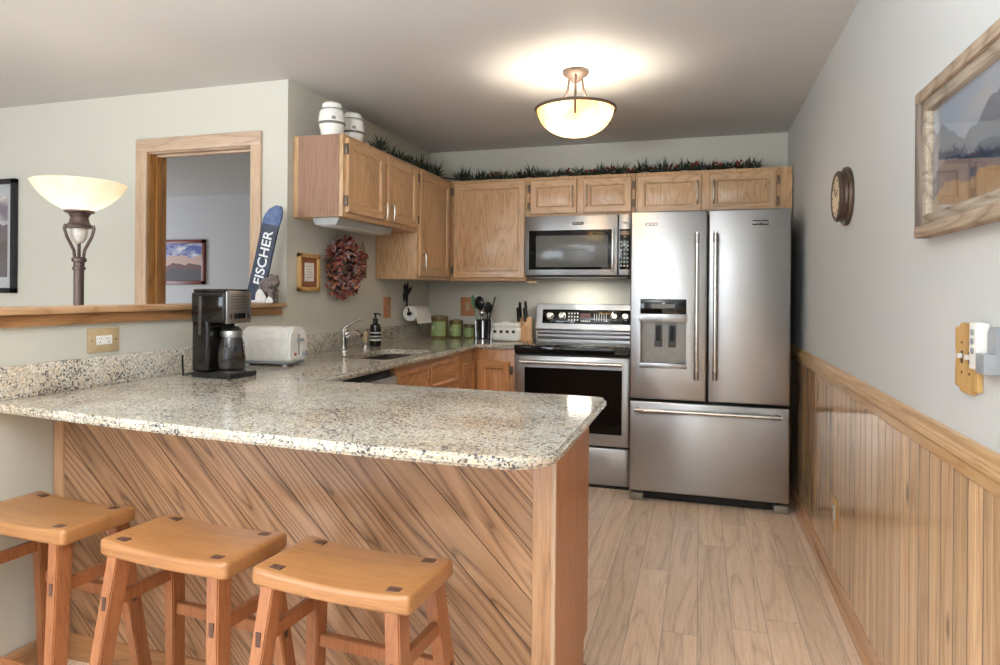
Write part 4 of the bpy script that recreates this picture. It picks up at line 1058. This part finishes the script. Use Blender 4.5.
# ------------------------------------------------------------------ right wall objects
ck = thing('wall_clock', 'round bronze wall clock seen edge on above the wainscot', 'clock', (XR, 3.03, 1.683))
m = MB(); m.lathe([(.0, 0), (.118, 0), (.122, -.008), (.120, -.018), (.108, -.022), (.104, -.030), (.106, -.040), (.100, -.048), (.090, -.050), (.084, -.044), (0, -.044)], (0, 0, 0), 48, axis='x')
obj('case', m, plain('clock_bronze', rgb(92, 74, 62), .4, .5), ck)
m = MB(); m.lathe([(0, -.0445), (.084, -.0445), (.084, -.046), (0, -.046)], (0, 0, 0), 40, axis='x'); dc = obj('dial', m, plain('clock_face', rgb(216, 200, 168), .5), ck)
m = MB()
for k in range(12):
    a = R(30 * k); m.bar((-.0468, .066 * math.sin(a), .066 * math.cos(a)), (-.0468, .078 * math.sin(a), .078 * math.cos(a)), .004, .001, 0, up=(1, 0, 0))
obj('hour_marks', m, blackmat, dc)
for a, L in ((R(-60), .045), (R(40), .065)):
    obj('hand', MB().bar((-.0475, 0, 0), (-.0475, L * math.sin(a), L * math.cos(a)), .005, .001, 0, up=(1, 0, 0)), blackmat, dc)

def mountain_pic(name, sky, far, near, ground, scale, ox):
    t = NT(name); x, y, z = t.sep(t.coord())[:3]
    u = t.math('MULTIPLY', t.math('ADD', x, y), .62)
    n1_ = t.noise(t.comb(t.math('MULTIPLY', u, 5.5 * scale), ox, 0), 1, 3, .45); n2_ = t.noise(t.comb(t.math('MULTIPLY', u, 8 * scale), ox + 4, 0), 1, 3, .45)
    h1 = t.math('MULTIPLY', t.math('SUBTRACT', n1_, .30), .42 / scale); h2 = t.math('SUBTRACT', t.math('MULTIPLY', t.math('SUBTRACT', n2_, .5), .22 / scale), .03 / scale)
    m1 = t.math('LESS_THAN', z, h1); m2 = t.math('LESS_THAN', z, h2); m3 = t.math('LESS_THAN', z, t.math('SUBTRACT', h2, .07 / scale))
    det = t.noise(t.comb(t.math('MULTIPLY', u, 30), t.math('MULTIPLY', z, 40), 0), 1, 4, .6)
    cl = t.noise(t.comb(t.math('MULTIPLY', u, 7), t.math('MULTIPLY', z, 10), 3), 1, 4, .6)
    c0 = t.mix(t.ramp(cl, [(.45, (0, 0, 0, 1)), (.65, (1, 1, 1, 1))]), sky, rgb(226, 226, 228))
    c1 = t.mix(det, tuple(k * .7 for k in far[:3]) + (1,), far); c2 = t.mix(det, tuple(k * .4 for k in near[:3]) + (1,), near); c3 = t.mix(det, tuple(k * .6 for k in ground[:3]) + (1,), ground)
    t.set(col=t.mix(m3, t.mix(m2, t.mix(m1, c0, c1), c2), c3), rough=.5)
    return t.m
pf = thing('landscape_picture', 'large mountain landscape in a barnwood frame on the right wall', 'picture', (XR, 1.45, 1.617))
HW, HH, f1, f2 = .555, .1915, .030, .028
m = MB(); m.box(-.040, -HW, HH - f1, -.001, HW, HH, .003); m.box(-.040, -HW, -HH, -.001, HW, -HH + f1, .003)
obj('outer_frame', m, barn_dark, pf)
m = MB(); m.box(-.039, HW - f1, -HH, -.001, HW, HH, .003); m.box(-.039, -HW, -HH, -.001, -HW + f1, HH, .003)
obj('outer_side', m, barn_z, pf)
h1, h2 = HW - f1, HH - f1
m = MB(); m.box(-.030, -h1, h2 - f2, -.002, h1, h2 + .001, .003); m.box(-.030, -h1, -h2 - .001, -.002, h1, -h2 + f2, .003); obj('inner_frame', m, barn_m, pf)
for ya, yb in ((h1 - f2, h1 + .0005), (-h1 - .0005, -h1 + f2)): obj('inner_side', MB().box(-.0295, ya, -h2 + f2 - .004, -.002, yb, h2 - f2 + .004, .003), barn_m, pf)
obj('print', MB().box(-.012, -h1 + .01, -h2 + .01, -.004, h1 - .01, h2 - .01), mountain_pic('mountain_print', rgb(196, 214, 238), rgb(164, 172, 188), rgb(104, 122, 156), rgb(198, 164, 126), 1.2, 1.3), pf)
obj('backing', MB().box(-.020, -HW + .006, -HH + .006, -.0005, -HW + .045, HH - .006).box(-.020, HW - .045, -HH + .006, -.0005, HW - .006, HH - .006), barn_z, pf)
obj('glazing', MB().box(-.0155, -h1 + .01, -h2 + .01, -.0140, h1 - .01, h2 - .01), pic_glass, pf)

sw = thing('light_switch', 'double light switch on a scalloped wooden plate', 'light switch', (XR, 1.722, 1.133))
sc = []
for k in range(25):
    u = -1 + 2 * k / 24; w = .072 * (1 if abs(u) < .75 else 1)
    sc.append((u * .066, .079 if abs(u) < .5 else .079 - .013 * math.sin(min(1, (abs(u) - .5) / .25) * PI / 2) if abs(u) < .75 else .066 + .004 * (abs(u) - .75) / .25))
poly = sc + [(.066, .02), (.061, .01), (.061, -.01), (.066, -.02)] + [(a, -b) for a, b in reversed(sc)] + [(-.066, -.02), (-.061, -.01), (-.061, .01), (-.066, .02)]
obj('plate', MB().prism(poly, 'x', -.012, -.0005, .002), tan_plate, sw)
for yy in (-.022, .022):
    tg_ = obj('toggle', MB().box(-.022, yy - .004, -.002, -.0118, yy + .004, .009, .002), lightgrey, sw)
    obj('toggle_collar', MB().box(-.0128, yy - .007, -.013, -.0118, yy + .007, .015, .0004), plain('dark_slot', rgb(86, 74, 60), .5), tg_)
    for zz in (-.034, .034): obj('screw', MB().cyl((-.012, yy, zz), (-.0135, yy, zz), .003, seg=8), plain('brass_screw', rgb(120, 92, 50), .35, .8), sw)
rh = thing('remote_holder', 'grey wall cradle holding the white remote', 'remote holder', (XR, 1.585, 1.16))
obj('back_plate', MB().prism([(-.022, -.046), (.020, -.046), (.020, .040), (.006, .050), (-.010, .050), (-.022, .036)], 'x', -.013, 0, .002), grey_pl, rh)
obj('pocket', MB().box(-.034, -.023, -.048, -.001, .021, -.006, .003), grey_pl, rh)
rm = thing('fan_remote', 'white fan remote with grey buttons standing at the edge of the grey cradle', 'remote', (XR, 1.631, 1.166))
obj('case', MB().box(-.030, -.022, -.050, -.004, .022, .050, .005, 3), white_pl, rm)
for k, zz in enumerate((.030, .010, -.010)): obj('button', MB().cyl((-.030, .0, zz), (-.0325, .0, zz), .0068, seg=16), grey_pl, rm)

# ------------------------------------------------------------------ dining wall and hall pictures, ledge ornaments
dp = thing('wall_picture', 'black framed picture cut by the left edge of the photo', 'picture', (-4.42, YW, 1.604))
hw, hh, fw = .315, .359, .032
m = MB()
for a, b, c, d in ((-hw, hw, -hh, -hh + fw), (-hw, hw, hh - fw, hh), (-hw, -hw + fw, -hh, hh), (hw - fw, hw, -hh, hh)): m.box(a, -.03, c, b, -.001, d, .003)
obj('frame', m, plain('black_frame', rgb(34, 32, 36), .35), dp)
obj('mat', MB().box(-hw + .02, -.012, -hh + .02, hw - .02, -.003, hh - .02), plain('pale_mat', rgb(206, 212, 218), .7), dp)
obj('print', MB().box(-hw + .09, -.014, -hh + .10, hw - .075, -.011, hh - .10), mountain_pic('plum_print', rgb(120, 100, 130), rgb(90, 70, 96), rgb(66, 44, 58), rgb(80, 60, 90), 1.0, 7), dp)
obj('glazing', MB().box(-hw + .02, -.020, -hh + .02, hw - .02, -.018, hh - .02), pic_glass, dp)
hp = thing('hall_picture', 'cherry framed mountain painting on the hall wall seen through the doorway', 'picture', (-6.06, 6.57, 1.613))
hw, hh, fw = .345, .272, .045
m = MB()
for a, b, c, d in ((-hw, hw, -hh, -hh + fw), (-hw, hw, hh - fw, hh), (-hw, -hw + fw, -hh, hh), (hw - fw, hw, -hh, hh)): m.box(a, -.03, c, b, -.001, d, .004)
obj('frame', m, dark_frame, hp)
obj('painting', MB().box(-hw + .03, -.012, -hh + .03, hw - .03, -.004, hh - .03), mountain_pic('red_mountain_painting', rgb(70, 84, 160), rgb(214, 176, 160), rgb(110, 50, 40), rgb(54, 44, 36), 1.0, 12), hp)

sk_ = thing('ski_tip', 'upright blue black ski tip with white lettering on the ledge', 'ski', (-2.252, 2.945, 1.2105))
ang = R(13.5); Mx = Matrix.Rotation(ang, 4, 'Y')
m = MB(); m.xf = Mx
L = .525; nn = 20; b = bmesh.new(); F, Bk = [], []
for i in range(nn + 1):
    u = i / nn; z = u * L
    w = .050 + .005 * (u - .5) ** 2 * 4
    if u > .84: w *= math.sqrt(max(.0, 1 - ((u - .84) / .165) ** 2)) * .98 + .02
    y = .035 * max(0, (u - .76) / .24) ** 2
    F.append((b.verts.new((-w, y - .006, z)), b.verts.new((w, y - .006, z)))); Bk.append((b.verts.new((-w, y + .006, z)), b.verts.new((w, y + .006, z))))
for i in range(nn):
    tip = 1 if i >= nn * .80 else 0
    for q in ((F[i][0], F[i][1], F[i + 1][1], F[i + 1][0]), (Bk[i][1], Bk[i][0], Bk[i + 1][0], Bk[i + 1][1]), (F[i][0], F[i + 1][0], Bk[i + 1][0], Bk[i][0]), (F[i + 1][1], F[i][1], Bk[i][1], Bk[i + 1][1])):
        f = b.faces.new(q); f.material_index = tip
b.faces.new((F[0][1], F[0][0], Bk[0][0], Bk[0][1])); b.faces.new((F[nn][0], F[nn][1], Bk[nn][1], Bk[nn][0]))
bmesh.ops.recalc_face_normals(b, faces=b.faces[:])
m._take(b)
obj('blade', m, [plain('ski_navy', rgb(58, 66, 84), .25, var=.35, scale=14), plain('ski_tip_blue', rgb(92, 112, 150), .2, var=.3, scale=25)], sk_)
obj('lettering', text_mesh('FISCHER', .078, Mx @ Matrix.Translation((.004, -.0065, .240)) @ FY @ Matrix.Rotation(R(90), 4, 'Z') @ Matrix.Diagonal((1, 1.0, 1, 1)), bold=.0012), plain('ski_white', rgb(226, 228, 230), .4), sk_)
obj('stand', MB().box(-.055, -.02, 0, .055, .02, .012, .003), plain('white_stand', rgb(214, 216, 218), .5), sk_)
cv = thing('carved_ornament', 'small brown and white carved ornament beside the ski tip', 'ornament', (-2.128, 2.89, 1.2105))
m = MB(); m.xf = Matrix.Scale(1.1, 4)
m.ball((0, 0, .075), .05, 14, sc=(1.0, .55, .9)); m.ball((.035, -.01, .095), .032, 12); m.ball((.055, -.025, .088), .014, 8); m.ball((.025, -.005, .125), .010, 8); m.ball((.048, .0, .122), .010, 8)
for x, y in ((-.028, -.012), (-.028, .014), (.030, -.014), (.030, .012)): m.tube([(x, y, .065), (x + .002, y, .0)], [.017, .014], 8)
obj('bear_body', m, plain('carved_brown', rgb(112, 100, 96), .7, var=.5, scale=50), cv, 60)
m = MB(); m.prism([(-.055, 0), (.005, 0), (.012, .03), (-.01, .06), (-.03, .075), (-.05, .05)], 'y', -.034, -.024, .004)
m.prism([(.01, 0), (.055, 0), (.05, .02), (.03, .035), (.015, .02)], 'y', -.036, -.026, .003)
obj('snow_rock', m, plain('snow_white', rgb(220, 218, 214), .7, var=.12), cv)
